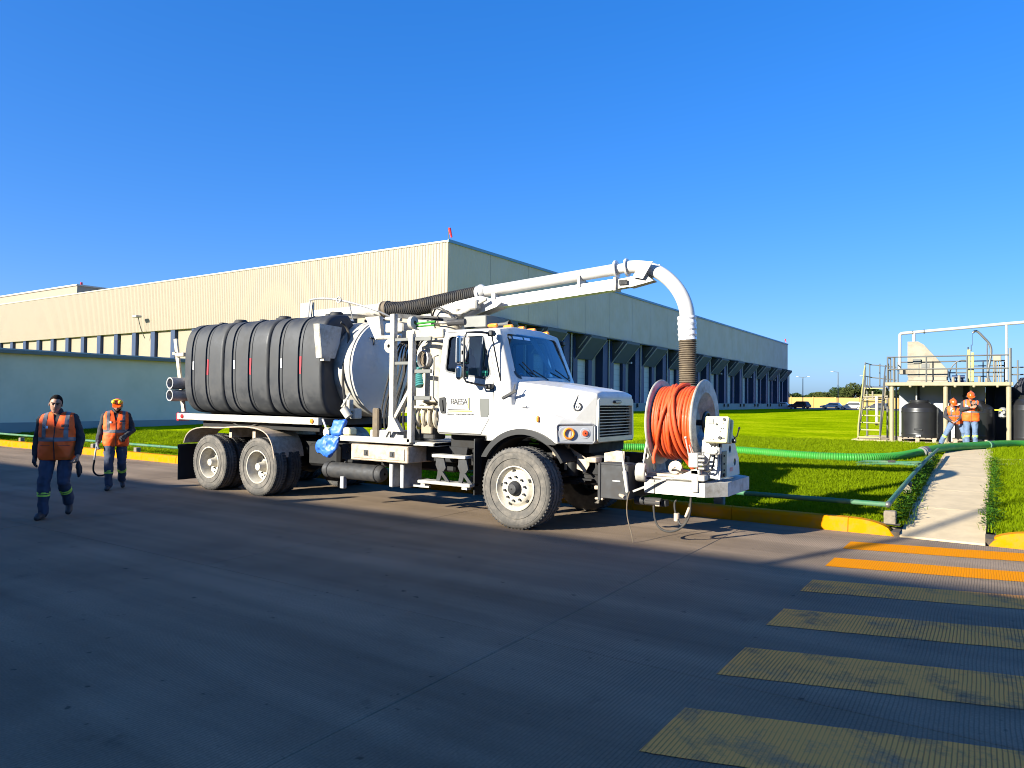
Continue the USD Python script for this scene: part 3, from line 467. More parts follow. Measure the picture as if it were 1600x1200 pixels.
TR = [(-52, 228, 3.4, 5.6, 1), (-48.5, 231, 3.2, 5.2, 0), (-44, 232, 3.2, 5.2, 0), (-40, 226, 3.4, 5.4, 1), (-36.5, 230, 3.0, 5.0, 0), (-33, 215, 4.0, 6.6, 0), (-29, 210, 4.4, 7.6, 1), (-25.5, 212, 3.6, 6.4, 0), (-22.5, 213, 3.2, 5.6, 1), (-19, 216, 4.2, 6.3, 0), (-15.5, 214, 3.2, 5.4, 1), (-12, 218, 4.2, 6.3, 0), (-8, 220, 3.8, 5.4, 1), (-3, 222, 4.2, 5.8, 0), (3, 222, 4.5, 6.4, 1), (10, 224, 5, 6.2, 0)]
TLAB = ['pale tree peeping out right beside the far end of the warehouse', 'dark tree between two pale ones near the far end of the warehouse', 'small dark tree at the corner of the warehouse', 'pale round tree behind the two-armed lamp post', 'low dark tree between the two-armed lamp and the bushy tree', 'dark wide tree left of the tallest lamp post', 'tallest bushy olive tree above the white car', 'dark tree right of the tallest bushy tree', 'pale tree behind the lamp post left of the staircase', 'wide dark tree just left of the staircase', 'pale tree seen through the staircase handrail', 'dark tree seen through the staircase treads', 'pale tree behind the right side of the staircase', 'dark tree mostly hidden by the tank platform', 'pale tree behind the tank platform', 'dark tree behind the right end of the platform']
for i, ((x, y, r, h, kd), lab) in enumerate(zip(TR, TLAB)):
    x, y, r, h = x * 1.10, y + 22, r * 1.1, h * 1.1
    t = Thing('tree', lab, 'tree', (x, y, 0.4), 'trees behind the boundary wall')
    t.part('trunk', [tube(spline([(x, y, 0.4), (x + .1, y, 1.6), (x - .1, y, h * .6)], 6), [.28, .25, .22, .18, .14, .10], 7), cyl((x, y, h * .35), (x + r * .5, y + .4, h * .7), .1, 5, .04), cyl((x, y, h * .4), (x - r * .5, y - .3, h * .72), .09, 5, .04)], bark)
    t.part('crown', crown((x, y, h * .60), (r, r * .9, h * .44), 2600, 50 + i, 0.30), tree_m2 if kd else tree_m, smooth=False)
def car(kind, col_m):
    """car prototype at origin, facing +X"""
    L, Wd, H = (4.3, 1.75, 1.45) if kind == 'hatch' else (4.6, 1.8, 1.65)
    body = [(-L / 2, .35), (-L / 2, .8), (-L / 2 + .1, .95), (L / 2 - 1.0, .92), (L / 2 - .1, .72), (L / 2, .5), (L / 2, .32)]
    t = Thing('parked_car', '', ''); m = mf(prism(rpoly(body, .06), 'xz', -Wd / 2, Wd / 2))
    for wx in (-L / 2 + .8, L / 2 - .85): m = m - mf(cyl((wx, -2, .33), (wx, 2, .33), .37, 20))
    t.part('body', tm(m), col_m)
    cabp = [(-L / 2 + .15, .93), (-L / 2 + .5, H - .05), (-L / 2 + .9, H), (L / 2 - 2.0, H), (L / 2 - 1.2, .93)]
    cb = [hull(*[(x, s * (Wd / 2 - .1 - .2 * (z > 1.1)), z - .03, .03) for x, z in cabp for s in (-1, 1)])]
    t.part('cabin', tm(cb[0]), col_m)
    for s in (-1, 1): t.part('side_window', tm(m3.Manifold.hull_points(np.array([(x, s * (Wd / 2 - .055 - .2 * (z > 1.1) + d), z) for x, z in ((-L / 2 + .5, 1.0), (-L / 2 + .75, H - .12), (L / 2 - 2.05, H - .12), (L / 2 - 1.5, 1.0)) for d in (-.02, .012 * s)]))), tank_black)
    t.part('windscreen', tm(m3.Manifold.hull_points(np.array([(L / 2 - 1.22 + .03, -.6, .99), (L / 2 - 1.22 + .03, .6, .99), (L / 2 - 1.95 + .06, -.5, H - .08), (L / 2 - 1.95 + .06, .5, H - .08), (L / 2 - 1.3, -.6, .98), (L / 2 - 1.3, .6, .98), (L / 2 - 2.0, .5, H - .09)]))), tank_black)
    for wx in (-L / 2 + .8, L / 2 - .85):
        for s in (-1, 1):
            w = t.part('wheel', lathe([(0.01, -.1), (.28, -.1), (.32, -.07), (.32, .07), (.28, .1), (.01, .1)], (wx, s * (Wd / 2 - .12), .32), (0, 1, 0), 16), rubber)
            t.part('hubcap', lathe([(0.01, 0), (.18, .0), (.19, -.02)], (wx, s * (Wd / 2 - .015), .32), (0, s, 0), 12), steel_grey, w)
    for s in (-1, 1): t.part('headlight', box(L / 2 - .12, L / 2 - .0, s * .55 - .16, s * .55 + .16, .6, .72, .02), lamp_glass)
    return t
silver = pm('silver_car_paint', (0.50, 0.55, 0.60), 0.3, 0.3, var=.02, obj=True); dark_car = pm('dark_car_paint', (0.03, 0.035, 0.045), 0.25, var=.02, coat=.5, obj=True); maroon = pm('maroon_car_paint', (0.10, 0.045, 0.04), 0.3, var=.02, obj=True)
CL = [('suv', white, -23.7, 165, 180, 'white car parked beside a dark one, below the bushy tree'), ('hatch', dark_car, -19.0, 166, 176, 'dark car parked right of the white car'), ('suv', maroon, -34.2, 166, 160, 'maroon car parked near the warehouse corner'), ('hatch', silver, -39.0, 168, 185, 'silver car half hidden by the warehouse corner'), ('hatch', silver, -28.6, 171, 178, 'pale car behind the tallest lamp post')]
for kd, m_, x, y, a, lab in CL:
    c = car(kd, m_); c.prim.SetCustomDataByKey('label', lab); c.prim.SetCustomDataByKey('category', 'car'); c.prim.SetCustomDataByKey('group', 'cars parked far away by the boundary wall')
    xf = UsdGeom.Xformable(c.prim); xf.GetOrderedXformOps()[0].Set(Gf.Vec3d(x, y, 0.51)); xf.AddRotateZOp().Set(float(a))
# ================================================================== VACUUM TRUCK (X forward, near side Y = 8.3)
YC, YN = 9.55, 8.30
tk = Thing('vacuum_truck', 'white vacuum tanker truck with black side tanks and a suction boom', 'truck', (-9.0, YC, 0))
# chassis
for y in (9.13, 9.97): tk.part('frame_rail', box(-13.4, -4.1, y - .05, y + .05, .74, 1.02, .01), steel_black)
tk.part('cross_member', [box(x, x + .12, 9.18, 9.92, .78, .98) for x in (-12.9, -11.7, -9.8, -8.4, -7.2, -6.2, -4.6)], steel_black)
for x in (-12.38, -10.95, -5.42): tk.part('axle', [cyl((x, 8.6, .54), (x, 10.5, .54), .085, 12), lathe([(0.01, -.2), (.16, -.16), (.21, 0), (.16, .16), (.01, .2)], (x, YC, .54), (0, 1, 0), 16)] if x < -6 else [cyl((x, 8.6, .54), (x, 10.5, .54), .06, 10)], steel_black)
tk.part('leaf_spring', [box(-12.6, -10.7, y - .05, y + .05, .62 + .035 * k, .65 + .035 * k) for y in (9.0, 10.1) for k in range(3)] + [box(-6.2 + .1 * k, -4.6 - .1 * k, y - .04, y + .04, .66 - .03 * k, .685 - .03 * k) for y in (9.05, 10.05) for k in range(3)], steel_black)
tk.part('engine_block', [box(-6.0, -4.75, 9.2, 9.9, .8, 1.7, .08), box(-4.72, -4.62, 8.98, 10.12, 1.05, 1.8)], steel_black)
tk.part('transmission', [lathe([(.05, 0), (.26, .05), (.24, .5), (.12, 1.1), (.06, 1.15)], (-6.0, YC, .85), (-1, 0, 0), 14), cyl((-7.1, YC, .82), (-10.7, YC, .6), .06, 10)], steel_black)
# wheels
TP = lambda R, w, rb: [(rb, -w * .36), (rb + .015, -w * .44), (R * .80, -w * .5), (R * .93, -w * .49), (R * .985, -w * .43), (R, -w * .36), (R, -w * .25), (R - .012, -w * .24), (R - .012, -w * .20), (R, -w * .19), (R, -w * .03), (R - .012, -w * .02), (R - .012, w * .02), (R, w * .03), (R, w * .19), (R - .012, w * .2), (R - .012, w * .24), (R, w * .25), (R, w * .36), (R * .985, w * .43), (R * .93, w * .49), (R * .80, w * .5), (rb + .015, w * .44), (rb, w * .36)]
def tread_blocks(c, R, w, n):
    ms = []
    for k in range(n):
        a = k / n * 2 * math.pi
        for s in (-1, 1):
            m = box(-.014, .014, s * w * .30 - w * .13, s * w * .30 + w * .13, R - .012, R + .006); m = rot(m, math.degrees(a), (0, 1, 0)); ms.append(mv(m, c))
    return J(ms)
def wheel(x, y, R, w, sgn, front=False, inner=False):
    """sgn -1 = outer face towards -Y"""
    c = (x, y, R); ax = (0, sgn, 0); rb = .30 if front else .285
    p = tk.part('wheel', lathe(TP(R, w, rb), c, ax, 56, closed=True), tyre_grey if not inner else rubber, smooth=40)
    tk.part('tread', tread_blocks(c, R, w, 60), rubber, p, smooth=False, kind='stuff')
    if inner: return
    tk.part('sidewall_rib', [torus((x, y + sgn * w * .492, R), ax, R * .90, .006, 48, 6), torus((x, y + sgn * w * .50, R), ax, R * .74, .006, 48, 6)], tyre_grey, p)
    o = w * .5
    if front:
        prof = [(rb + .004, o * .72), (rb + .012, o * .95), (rb - .004, o * .98), (rb - .02, o * .80), (rb - .045, o * .62), (.225, o * .78), (.20, o * .90), (.15, o * .92), (.105, o * .92), (.10, o * .7)]
        d_b, r_b, nb = o * .92, .165, 10
    else:
        prof = [(rb + .004, o * .72), (rb + .014, o * .95), (rb - .004, o * .97), (rb - .018, o * .6), (rb - .035, -o * .35), (.20, -o * .62), (.12, -o * .62), (.10, -o * .5)]
        d_b, r_b, nb = -o * .62, .165, 10
    tk.part('rim', lathe(prof, c, ax, 48), rim_white, p, smooth=40)
    b, hh = [], []
    for k in range(nb):
        a = k / nb * 2 * math.pi + .2; q = np.array([x + r_b * math.cos(a), y, R + r_b * math.sin(a)]); n_ = np.array([0, sgn, 0.]); b.append(cyl(q + n_ * (d_b - .01), q + n_ * (d_b + .035), .016, 6))
    tk.part('wheel_bolts', b, steel_dark, p)
    for k in range(5):
        a = k / 5 * 2 * math.pi + .5; q = np.array([x + (.235) * math.cos(a), y, R + .235 * math.sin(a)])
        dd = (o * .74) if front else -o * .5; hh.append(cyl(q + np.array([0, sgn * (dd - .02), 0]), q + np.array([0, sgn * (dd + .006), 0]), .026, 10))
    tk.part('hand_holes', hh, steel_black, p)
    h0 = o * .7 if front else -o * .62
    tk.part('hub', lathe([(.105, h0 - .05), (.105, h0 + .06), (.085, h0 + .10), (.065, h0 + .13 if front else h0 + .2), (.01, h0 + .14 if front else h0 + .21)], c, ax, 20), steel_dark if front else rim_white, p)
for s, yo in ((-1, YN + .21), (1, 2 * YC - YN - .21)): wheel(-5.42, yo, .56, .40, s, True)
for x in (-12.38, -10.95):
    for s in (-1, 1): wheel(x, YC + s * 1.11, .52, .27, s); wheel(x, YC + s * .79, .52, .27, s, inner=True)
# rear fender, mudflap
for sy in (0, 1):
    f = lambda m: mirY(m, YC) if sy else m
    P = spline([(-13.22, 0, .86), (-13.12, 0, 1.03), (-12.82, 0, 1.155), (-12.2, 0, 1.185), (-11.0, 0, 1.205), (-10.72, 0, 1.12), (-10.56, 0, .93), (-10.50, 0, .70)], 40)
    sh = sg.LineString([(p[0], p[2]) for p in P]).buffer(.008, cap_style=2)
    tk.part('mudguard', [f(prism(sh, 'xz', YN + .02, 8.98)), f(tube(P + [0, YN + .02, 0], .012, 6))], tan_steel)
    tk.part('mudflap', [f(box(-13.38, -13.35, YN, 8.92, .12, .78)), f(box(-13.40, -13.33, YN, 8.92, .74, .82))], steel_black)
    tk.part('fender_bracket', [f(box(x - .04, x + .04, 8.5, 9.1, 1.0, 1.19)) for x in (-12.0, -11.3)], tan_steel)
# white deck rail and bed under the tanks
tk.part('bed', box(-13.55, -9.5, 8.5, 10.6, 1.30, 1.42), steel_dark)
for sy in (0, 1):
    f = lambda m: mirY(m, YC) if sy else m
    r_ = tk.part('bed_rail', f(box(-13.6, -9.47, 8.40, 8.50, 1.31, 1.435, .008)), white_old)
    for x, m_ in ((-13.42, red_lens), (-9.62, amber)): tk.part('marker_lamp', f(lathe([(.042, -.01), (.042, .012), (.03, .022), (.005, .024)], (x, 8.395, 1.375), (0, -1, 0), 16)), m_, r_)
    tk.part('under_rail', f(box(-12.95, -9.6, 8.55, 8.62, 1.19, 1.30)), steel_black)
    tk.part('brake_hose', f(tube(spline([(-12.0, 8.52, 1.30), (-11.6, 8.5, 1.22), (-11.2, 8.52, 1.29)], 10), .012, 6)), rubber)
# debris tank with domed front
zt, rt = 2.30, .86
tk.part('debris_tank', lathe([(.01, -13.75), (.5, -13.68), (rt - .03, -13.5), (rt, -13.45), (rt, -9.02)], (0, YC, zt), (1, 0, 0), 56), white_old)
tk.part('tank_dome', lathe([(rt + .0, -9.02), (rt + .0, -8.985)] + [(rt * math.sin(a) / math.sin(.36), -8.985 + rt / math.sin(.36) * (math.cos(a) - math.cos(.36))) for a in np.linspace(.36, .001, 10)], (0, YC, zt), (1, 0, 0), 56), white, smooth=60)
tk.part('tank_flange', [lathe([(rt, -9.08), (rt + .022, -9.08), (rt + .022, -9.03), (rt, -9.03)], (0, YC, zt), (1, 0, 0), 56, True)], white_old)
tk.part('tank_stencil', [box(-8.94, -8.905, 9.05, 9.19, 2.82, 2.835), box(-8.93, -8.885, 9.105, 9.12, 2.70, 2.82)], grey_print)
tk.part('clamp', [box(-9.16, -9.0, 8.66, 8.76, 1.55, 1.75, .01), cyl((-9.12, 8.6, 1.62), (-9.05, 8.72, 1.86), .02, 6), cyl((-9.1, 8.62, 1.60), (-9.0, 8.66, 1.46), .07, 12), box(-9.1, -8.98, 8.75, 8.95, 1.42, 1.6, .02)], white_old)
# three black saddle tanks either side
def saddle(x0, x1):
    N, ni = 44, 30; xs_ = [x0 + t for t in (0, .012, .035, .07)]; L = x1 - x0
    for g_ in (.25, .62):
        c_ = x0 + g_ * L
        xs_ += [c_ - .062, c_ - .056, c_ - .032, c_ - .026, c_ + .026, c_ + .032, c_ + .056, c_ + .062]
    xs_ += [x1 - t for t in (.07, .035, .012, 0)]; rows = []
    for x in xs_:
        e = min(x - x0, x1 - x); ins = .085 * (1 - math.sqrt(max(0, 1 - (1 - min(e, .07) / .07) ** 2)))
        for g_ in (.25, .62):
            q = abs(x - x0 - g_ * L)
            if q < .0615: ins += .036 if .031 < q < .0565 else (.012 if q < .0315 else 0)
        t = np.linspace(-math.pi / 2 * .98, math.pi / 2, N); c, s = np.cos(t), np.sin(t)
        hw, hh = 1.16 - ins, .905 - ins; ye = YC - hw * np.abs(c) ** .30; ze = 2.34 + hh * np.sign(s) * np.abs(s) ** .62
        m_ = ye < YC - .44; ye, ze = ye[m_], ze[m_]
        oy = np.interp(np.linspace(0, 1, N), np.linspace(0, 1, len(ye)), ye); oz = np.interp(np.linspace(0, 1, N), np.linspace(0, 1, len(ze)), ze)
        ri = rt + .015; a0, a1 = math.asin(np.clip((oz[-1] - .06 - zt) / ri, -1, .88)), math.asin(np.clip((oz[0] - zt) / ri, -.88, 1)); ai = np.linspace(a0, a1, ni)
        rows.append(np.c_[np.full(N + ni, x), np.r_[oy, YC - ri * np.cos(ai)], np.r_[oz, zt + ri * np.sin(ai)]])
    n = N + ni; V = np.vstack(rows); idx = np.arange(n); nx = (idx + 1) % n; Fc = []
    for i in range(len(rows) - 1): A, B = i * n, (i + 1) * n; Fc += [np.stack([A + idx, A + nx, B + nx], 1), np.stack([A + idx, B + nx, B + idx], 1)]
    cap = sg.Polygon(rows[0][:, 1:]).buffer(0); 
    for R_, inv in ((rows[0], False), (rows[-1], True)):
        v2, f2 = trimesh.creation.triangulate_polygon(sg.Polygon(R_[:, 1:]), engine='earcut'); k = len(V); V = np.vstack([V, np.c_[np.full(len(v2), R_[0, 0]), v2]]); Fc.append(f2[:, ::-1] + k if inv else f2 + k)
    t = trimesh.Trimesh(V, np.vstack(Fc), process=True); t.fix_normals(); return t
for sy in (0, 1):
    f = lambda m: mirY(tm(m), YC) if sy else m
    for i, (a, b) in enumerate(((-13.40, -12.135), (-12.12, -10.815), (-10.80, -9.42))):
        p = tk.part('water_tank', f(saddle(a, b)), poly_tank, smooth=32); L = b - a
        for g_, m_, h_ in ((.25, white_tape, .16), (.62, red_tape, .30)):
            x = a + g_ * L; zc = 2.36 + (.02 if h_ < .2 else -.02)
            tk.part('reflector', f(box(x - .02, x + .02, YN + .10, YN + .13, zc - h_ / 2, zc + h_ / 2)), m_, p, smooth=False)
            tk.part('strap_buckle', f(box(x - .05, x + .05, 8.98, 9.14, 3.235, 3.29, .01)), steel_dark, p)
        tk.part('filler_cap', f(lathe([(.12, 0), (.12, .05), (.10, .07), (.01, .075)], (a + .85 * L, 8.92, 3.225), (0, 0, 1), 18)), steel_dark, p)
pl_ = tk.part('corner_plate', [tm(m3.Manifold.hull_points(np.array([(x, y, z) for y, z in ((8.27, 3.02), (8.78, 3.00), (8.73, 2.72), (8.63, 2.45), (8.34, 2.45)) for x in (-9.36, -9.335)]))), prism([(8.27, 3.02), (8.285, 3.02), (8.355, 2.45), (8.34, 2.45)], 'yz', -9.48, -9.34), box(-9.42, -9.33, 8.38, 8.52, 2.40, 2.45)], white_old)
tk.part('black_hose', [tube(spline([(-9.3, 8.72, 3.08), (-9.26, 8.83, 2.98), (-9.22, 8.82, 2.7), (-9.2, 8.72, 2.4), (-9.18, 8.68, 2.0), (-9.15, 8.72, 1.7)], 24), .025, 8)], hose_black)
# bits above the tanks: breather pipe, ladder rail, plate
tk.part('top_rail', [tube(spline([(-10.3, 8.9, 3.55), (-9.9, 8.85, 3.55), (-9.3, 8.9, 3.45), (-8.75, 9.05, 3.28)], 16), .018, 8), cyl((-10.3, 8.9, 3.55), (-10.35, 8.9, 3.2), .015, 6), cyl((-9.3, 8.9, 3.45), (-9.3, 9.0, 3.15), .012, 6), cyl((-8.75, 9.05, 3.28), (-8.5, 9.2, 3.15), .015, 6), torus((-9.5, 8.85, 3.50), (0, 1, 0), .05, .012, 12, 6)], steel_grey)
tk.part('top_plate', box(-10.62, -10.28, 8.95, 8.98, 3.2, 3.52), cream)
# rear: door ring, bars, twin suction tubes
tk.part('rear_door', [lathe([(rt + .06, -13.66), (rt + .10, -13.60), (rt + .06, -13.54), (rt, -13.6)], (0, YC, zt), (1, 0, 0), 40, True), lathe([(.01, -13.98), (.5, -13.9), (rt, -13.68)], (0, YC, zt), (1, 0, 0), 40)], cream)
tk.part('rear_frame', [beam((-13.95, 8.55, 2.95), (-13.72, 8.62, 1.46), .05, .07), beam((-13.95, 10.55, 2.95), (-13.72, 10.48, 1.46), .05, .07), box(-13.98, -13.9, 8.5, 10.6, 2.62, 2.68), box(-13.9, -13.6, 8.5, 8.58, 2.58, 2.66, .01), box(-13.85, -13.65, 8.55, 8.65, 1.75, 1.9, .01)], cream)
for z in (1.79, 2.035): p = tk.part('suction_tube', lathe([(.118, 0), (.118, 2.0), (.095, 2.0), (.095, 0)], (-13.72, 8.30, z), (0, 1, 0), 24, True), steel_grey); tk.part('tube_inside', cyl((-13.72, 8.6, z), (-13.72, 8.62, z), .1, 16), steel_black, p)
tk.part('rear_lights', [box(-13.66, -13.58, 8.42, 8.66, 1.28, 1.44, .01), box(-13.66, -13.58, 10.44, 10.68, 1.28, 1.44, .01)], red_lens)
# mid deck with posts, tool box, canister
dk = tk.part('side_deck', [box(-9.09, -7.42, 8.40, 8.47, 1.07, 1.16, .006), box(-9.09, -7.0, 8.47, 10.6, 1.06, 1.10), box(-7.42, -7.0, 8.5, 10.6, 1.05, 1.11)], white_old)
tk.part('tread_plate', [box(-9.0 + .16 * k, -8.93 + .16 * k, 8.5 + .1 * (k % 2), 9.1, 1.10, 1.108) for k in range(10)], steel_grey, dk, smooth=False)
bxp = tk.part('tool_box', box(-8.64, -7.41, 8.36, 9.0, .78, 1.035, .012), tan_steel)
tk.part('tool_box_door', [box(-8.58, -7.47, 8.345, 8.362, .815, 1.0, .006)], tan_steel, bxp)
for x in (-8.28, -7.72): tk.part('latch', [box(x - .05, x + .05, 8.335, 8.35, .86, .95, .004), box(x - .025, x + .025, 8.325, 8.34, .88, .93, .004)], steel_dark, bxp)
tk.part('tool_box_end', box(-7.40, -6.85, 8.78, 9.1, .80, 1.03, .01), steel_black)
tk.part('air_tank', [lathe([(.02, 0), (.10, .02), (.135, .07), (.135, 1.30), (.10, 1.36), (.02, 1.38)], (-9.45, 8.56, .56), (1, 0, 0), 24), torus((-9.28, 8.56, .56), (1, 0, 0), .138, .012, 24, 6), torus((-8.2, 8.56, .56), (1, 0, 0), .138, .012, 24, 6), cyl((-9.0, 8.56, .66), (-9.0, 8.8, .95), .02, 6)], steel_dark)
tk.part('tank_bracket', [box(x - .04, x + .04, 8.46, 8.9, .38, .78, .01) for x in (-7.85, -7.62)] + [box(-7.9, -7.2, 8.62, 8.66, .40, .43), box(-8.95, -8.86, 8.42, 8.5, .28, .48, .01)], steel_grey)
tk.part('valve_box', [box(-9.12, -8.72, 8.62, 8.9, .74, 1.0, .01), cyl((-9.0, 8.62, .9), (-9.0, 8.60, .9), .05, 12), cyl((-8.8, 8.62, .88), (-8.8, 8.6, .88), .035, 12)], steel_dark)
tk.part('under_body', [box(-10.3, -9.5, 8.9, 10.2, .55, .95, .05), box(-9.4, -7.0, 9.0, 10.3, .62, 1.0, .03)], steel_black)
sq = .045
frm = tk.part('rack_post', [box(-7.475, -7.475 + 2 * sq, 8.40, 8.40 + 2 * sq, 1.10, 2.78, .006)], white_old)
tk.part('rack_post', [box(-7.86, -7.86 + 2 * sq, 8.40, 8.49, 1.47, 3.11, .006), prism([(-7.86, 1.5), (-7.77, 1.5), (-7.60, 1.26), (-7.86, 1.26)], 'xz', 8.40, 8.48)], white_old)
tk.part('rack_bar', [box(-7.40, -7.05, 8.44, 8.48, z - .03, z + .03, .005) for z in (2.70, 2.20, 1.79)] + [box(-7.77, -7.48, 8.42, 8.46, z - .025, z + .025, .004) for z in (2.70, 2.33)], galv)
tk.part('rack_bar', [box(-7.8, -6.95, 8.6, 8.68, 2.72, 2.86, .01), box(-7.46, -7.0, 8.44, 8.5, 1.63, 1.67, .005)], cream)
tk.part('rack_brace', [beam((-7.46, 8.445, 1.92), (-7.98, 8.445, 1.15), .05, .05)], white_old)
cn = tk.part('filter_canister', lathe([(.01, 1.62), (.12, 1.63), (.315, 1.72), (.33, 1.74), (.33, 2.54), (.34, 2.56), (.34, 2.60), (.33, 2.62), (.26, 2.70), (.01, 2.74)], (-7.28, 9.02, 0), (0, 0, 1), 32), cream)
tk.part('canister_port', [lathe([(.15, -.02), (.15, .05), (.13, .06), (.12, .02)], (-7.38, 8.70, 2.40), (-.25, -1, 0), 22)], steel_grey, cn); tk.part('port_mesh', [lathe([(.125, .0), (.08, .02), (.01, .03)], (-7.38, 8.70, 2.40), (-.25, -1, 0), 18), torus((-7.383, 8.675, 2.40), (-.25, -1, 0), .07, .008, 18, 5)], hose_brown, cn)
for k in range(4): tk.part('hose_coil', torus((-7.40 + .115 * k, 8.66, 1.50), (1, .25, 0), .155, .035, 24, 8), cream)
tk.part('pump_block', [box(-7.4, -7.1, 8.6, 8.9, 1.15, 1.34, .02), box(-7.72, -7.5, 8.75, 9.1, 1.12, 1.4, .03), lathe([(.01, -.2), (.14, -.2), (.16, 0), (.14, .25), (.01, .25)], (-7.7, 9.1, 1.35), (0, 1, 0), 16)], steel_dark)
tk.part('oil_can', [box(-7.44, -7.36, 8.58, 8.68, 1.30, 1.42, .015), cyl((-7.40, 8.63, 1.42), (-7.40, 8.63, 1.45), .02, 8)], yellow_cup)
tk.part('carton', box(-7.33, -7.12, 8.56, 8.75, 1.24, 1.38, .01), wood)
hs = []
for k in range(9):
    y = 8.62 + .05 * (k % 4); x = -8.05 + .055 * k; hs.append(tube(spline([(x - .15, y, 1.15), (x - .12, y - .03, 1.7 + .07 * (k % 3)), (x - .02, y + .02, 2.2), (x + .08, y + .1, 2.62 + .05 * (k % 4)), (x + .2, y + .25, 2.80)], 20), .014 + .006 * (k % 2), 6))
tk.part('hydraulic_hose', hs, hose_black)
tk.part('flex_duct', corrugated([(-7.75, 9.0, 2.32), (-7.62, 8.85, 2.22), (-7.5, 8.75, 1.98)], .085, .03, .012, 12), pm('teal_duct', (.05, .22, .22), .5))
tk.part('valve_manifold', [box(-8.3, -7.9, 8.75, 9.0, 2.86, 3.02, .02), cyl((-8.4, 8.7, 2.78), (-7.85, 8.62, 2.76), .035, 10), cyl((-8.3, 8.78, 3.1), (-7.9, 8.7, 3.05), .03, 10), lathe([(.03, 0), (.11, .01), (.11, .06), (.03, .07)], (-8.02, 8.62, 2.62), (0, -1, 0), 16), lathe([(.03, 0), (.10, .01), (.10, .08), (.03, .09)], (-7.62, 8.62, 2.98), (1, 0, 0), 16), lathe([(.03, 0), (.09, .01), (.09, .07), (.03, .08)], (-7.58, 8.66, 2.80), (1, 0, 0), 16)], white_old)
tk.part('green_line', [cyl((-7.55, 8.64, 2.96), (-7.15, 8.66, 2.98), .018, 8), cyl((-7.55, 8.66, 2.92), (-7.2, 8.7, 2.93), .014, 8)], hose_green)
tk.part('boom_arm_link', [beam((-8.0, 8.7, 3.12), (-6.95, 8.95, 3.02), .05, .07), beam((-7.75, 8.75, 3.10), (-7.2, 8.8, 3.06), .03, .03), cyl((-7.05, 8.85, 2.97), (-6.75, 8.9, 2.98), .05, 10)], steel_dark)
tk.part('dome_saddle', [tm(m3.Manifold.hull_points(np.array([(x, y, z) for x, z in ((-8.72, 3.14), (-8.4, 3.14), (-8.35, 2.82), (-8.48, 2.75)) for y in (8.72, 8.80)])))], white_old)
tk.part('broom', [cyl((-8.28, 8.56, 1.14), (-8.25, 8.58, 1.62), .012, 6), box(-8.34, -8.2, 8.52, 8.60, 1.14, 1.62, .02)], hose_brown)
# suction pipe, flexible hose, boom
def B(x): return 9.55 + (x + 9.1) * 0.075        # the boom swings slightly outward
wp = tk.part('suction_pipe', [cyl((-11.0, YC, 3.36), (-9.02, B(-9.02), 3.38), .118, 24), cyl((-9.16, YC, 3.38), (-9.10, YC, 3.38), .135, 24), lathe([(.0, 0), (.1, .02), (.118, .08)], (-11.08, YC, 3.36), (1, 0, 0), 24)], white_old)
tk.part('coupling', [cyl((-9.04, B(-9), 3.38), (-8.96, B(-9), 3.385), .15, 24), torus((-9.08, B(-9), 3.38), (1, 0, .05), .14, .015, 24, 6)], hose_brown, wp)
tk.part('flexible_hose', corrugated([(-8.98, B(-9), 3.38), (-8.5, B(-8.5), 3.37), (-7.96, B(-8), 3.43), (-7.4, B(-7.4), 3.50), (-7.04, B(-7.0), 3.535)], .135, .040, .010, 20), hose_black)
tk.part('hose_clamp', [cyl((-7.08, B(-7), 3.53), (-7.02, B(-7), 3.54), .15, 24)], steel_grey)
tk.part('boom_pipe', [cyl((-7.03, B(-7), 3.565), (-4.62, B(-4.6), 3.765), .088, 28), lathe([(.088, 0), (.13, -.06), (.13, -.09)], (-6.95, B(-7), 3.572), (1, .07, .08), 28)], white)
tk.part('pipe_flange', [lathe([(.085, 0), (.135, 0), (.135, .03), (.085, .03)], (x, B(x), 3.565 + (x + 7.03) * .083), (1, .075, .081), 28, True) for x in (-4.67, -4.50)] + [cyl((-4.67, B(-4.6), 3.76), (-4.48, B(-4.5), 3.775), .075, 20)], white)
E1 = [(-4.49, B(-4.5), 3.775), (-4.32, B(-4.3), 3.775), (-4.12, B(-4.1), 3.725), (-3.90, B(-3.9), 3.595), (-3.72, B(-3.7), 3.40), (-3.61, B(-3.6), 3.18), (-3.575, B(-3.55), 2.95)]
tk.part('elbow', tube(spline(E1, 30), np.interp(np.arange(30), [0, 12, 30], [.095, .10, .108]), 28), white, smooth=50)
tk.part('wrapped_joint', crumple(tube(np.linspace((-3.587, B(-3.55), 3.00), (-3.57, B(-3.55), 2.66), 14), .130 + .006 * np.sin(np.arange(14) * 2.1), 28), .007, 28), wrap_clear, smooth=20)
tk.part('suction_hose', corrugated([(-3.57, B(-3.55), 2.72), (-3.565, B(-3.55), 2.2), (-3.56, 9.99, 1.6), (-3.56, 10.0, 1.15)], .115, .030, .011, 22), hose_brown)
bp0, bp1 = np.array([-7.55, B(-7.5), 3.30]), np.array([-4.66, B(-4.6), 3.525])
tk.part('boom_beam', [beam(bp0, bp1, .17, .165)], white)
tk.part('boom_beam', [beam(bp1 + [-.1, 0, -.01], bp1 + [.30, .02, .03], .14, .14), prism([(-4.4, 3.46), (-4.03, 3.53), (-4.15, 3.63), (-4.4, 3.62)], 'xz', 9.80, 9.96), box(-4.66, -4.62, 9.78, 9.98, 3.43, 3.63)], white_old)
tk.part('boom_slot', [box(-4.58, -4.44, 9.797, 9.804, 3.51, 3.58)], steel_black)
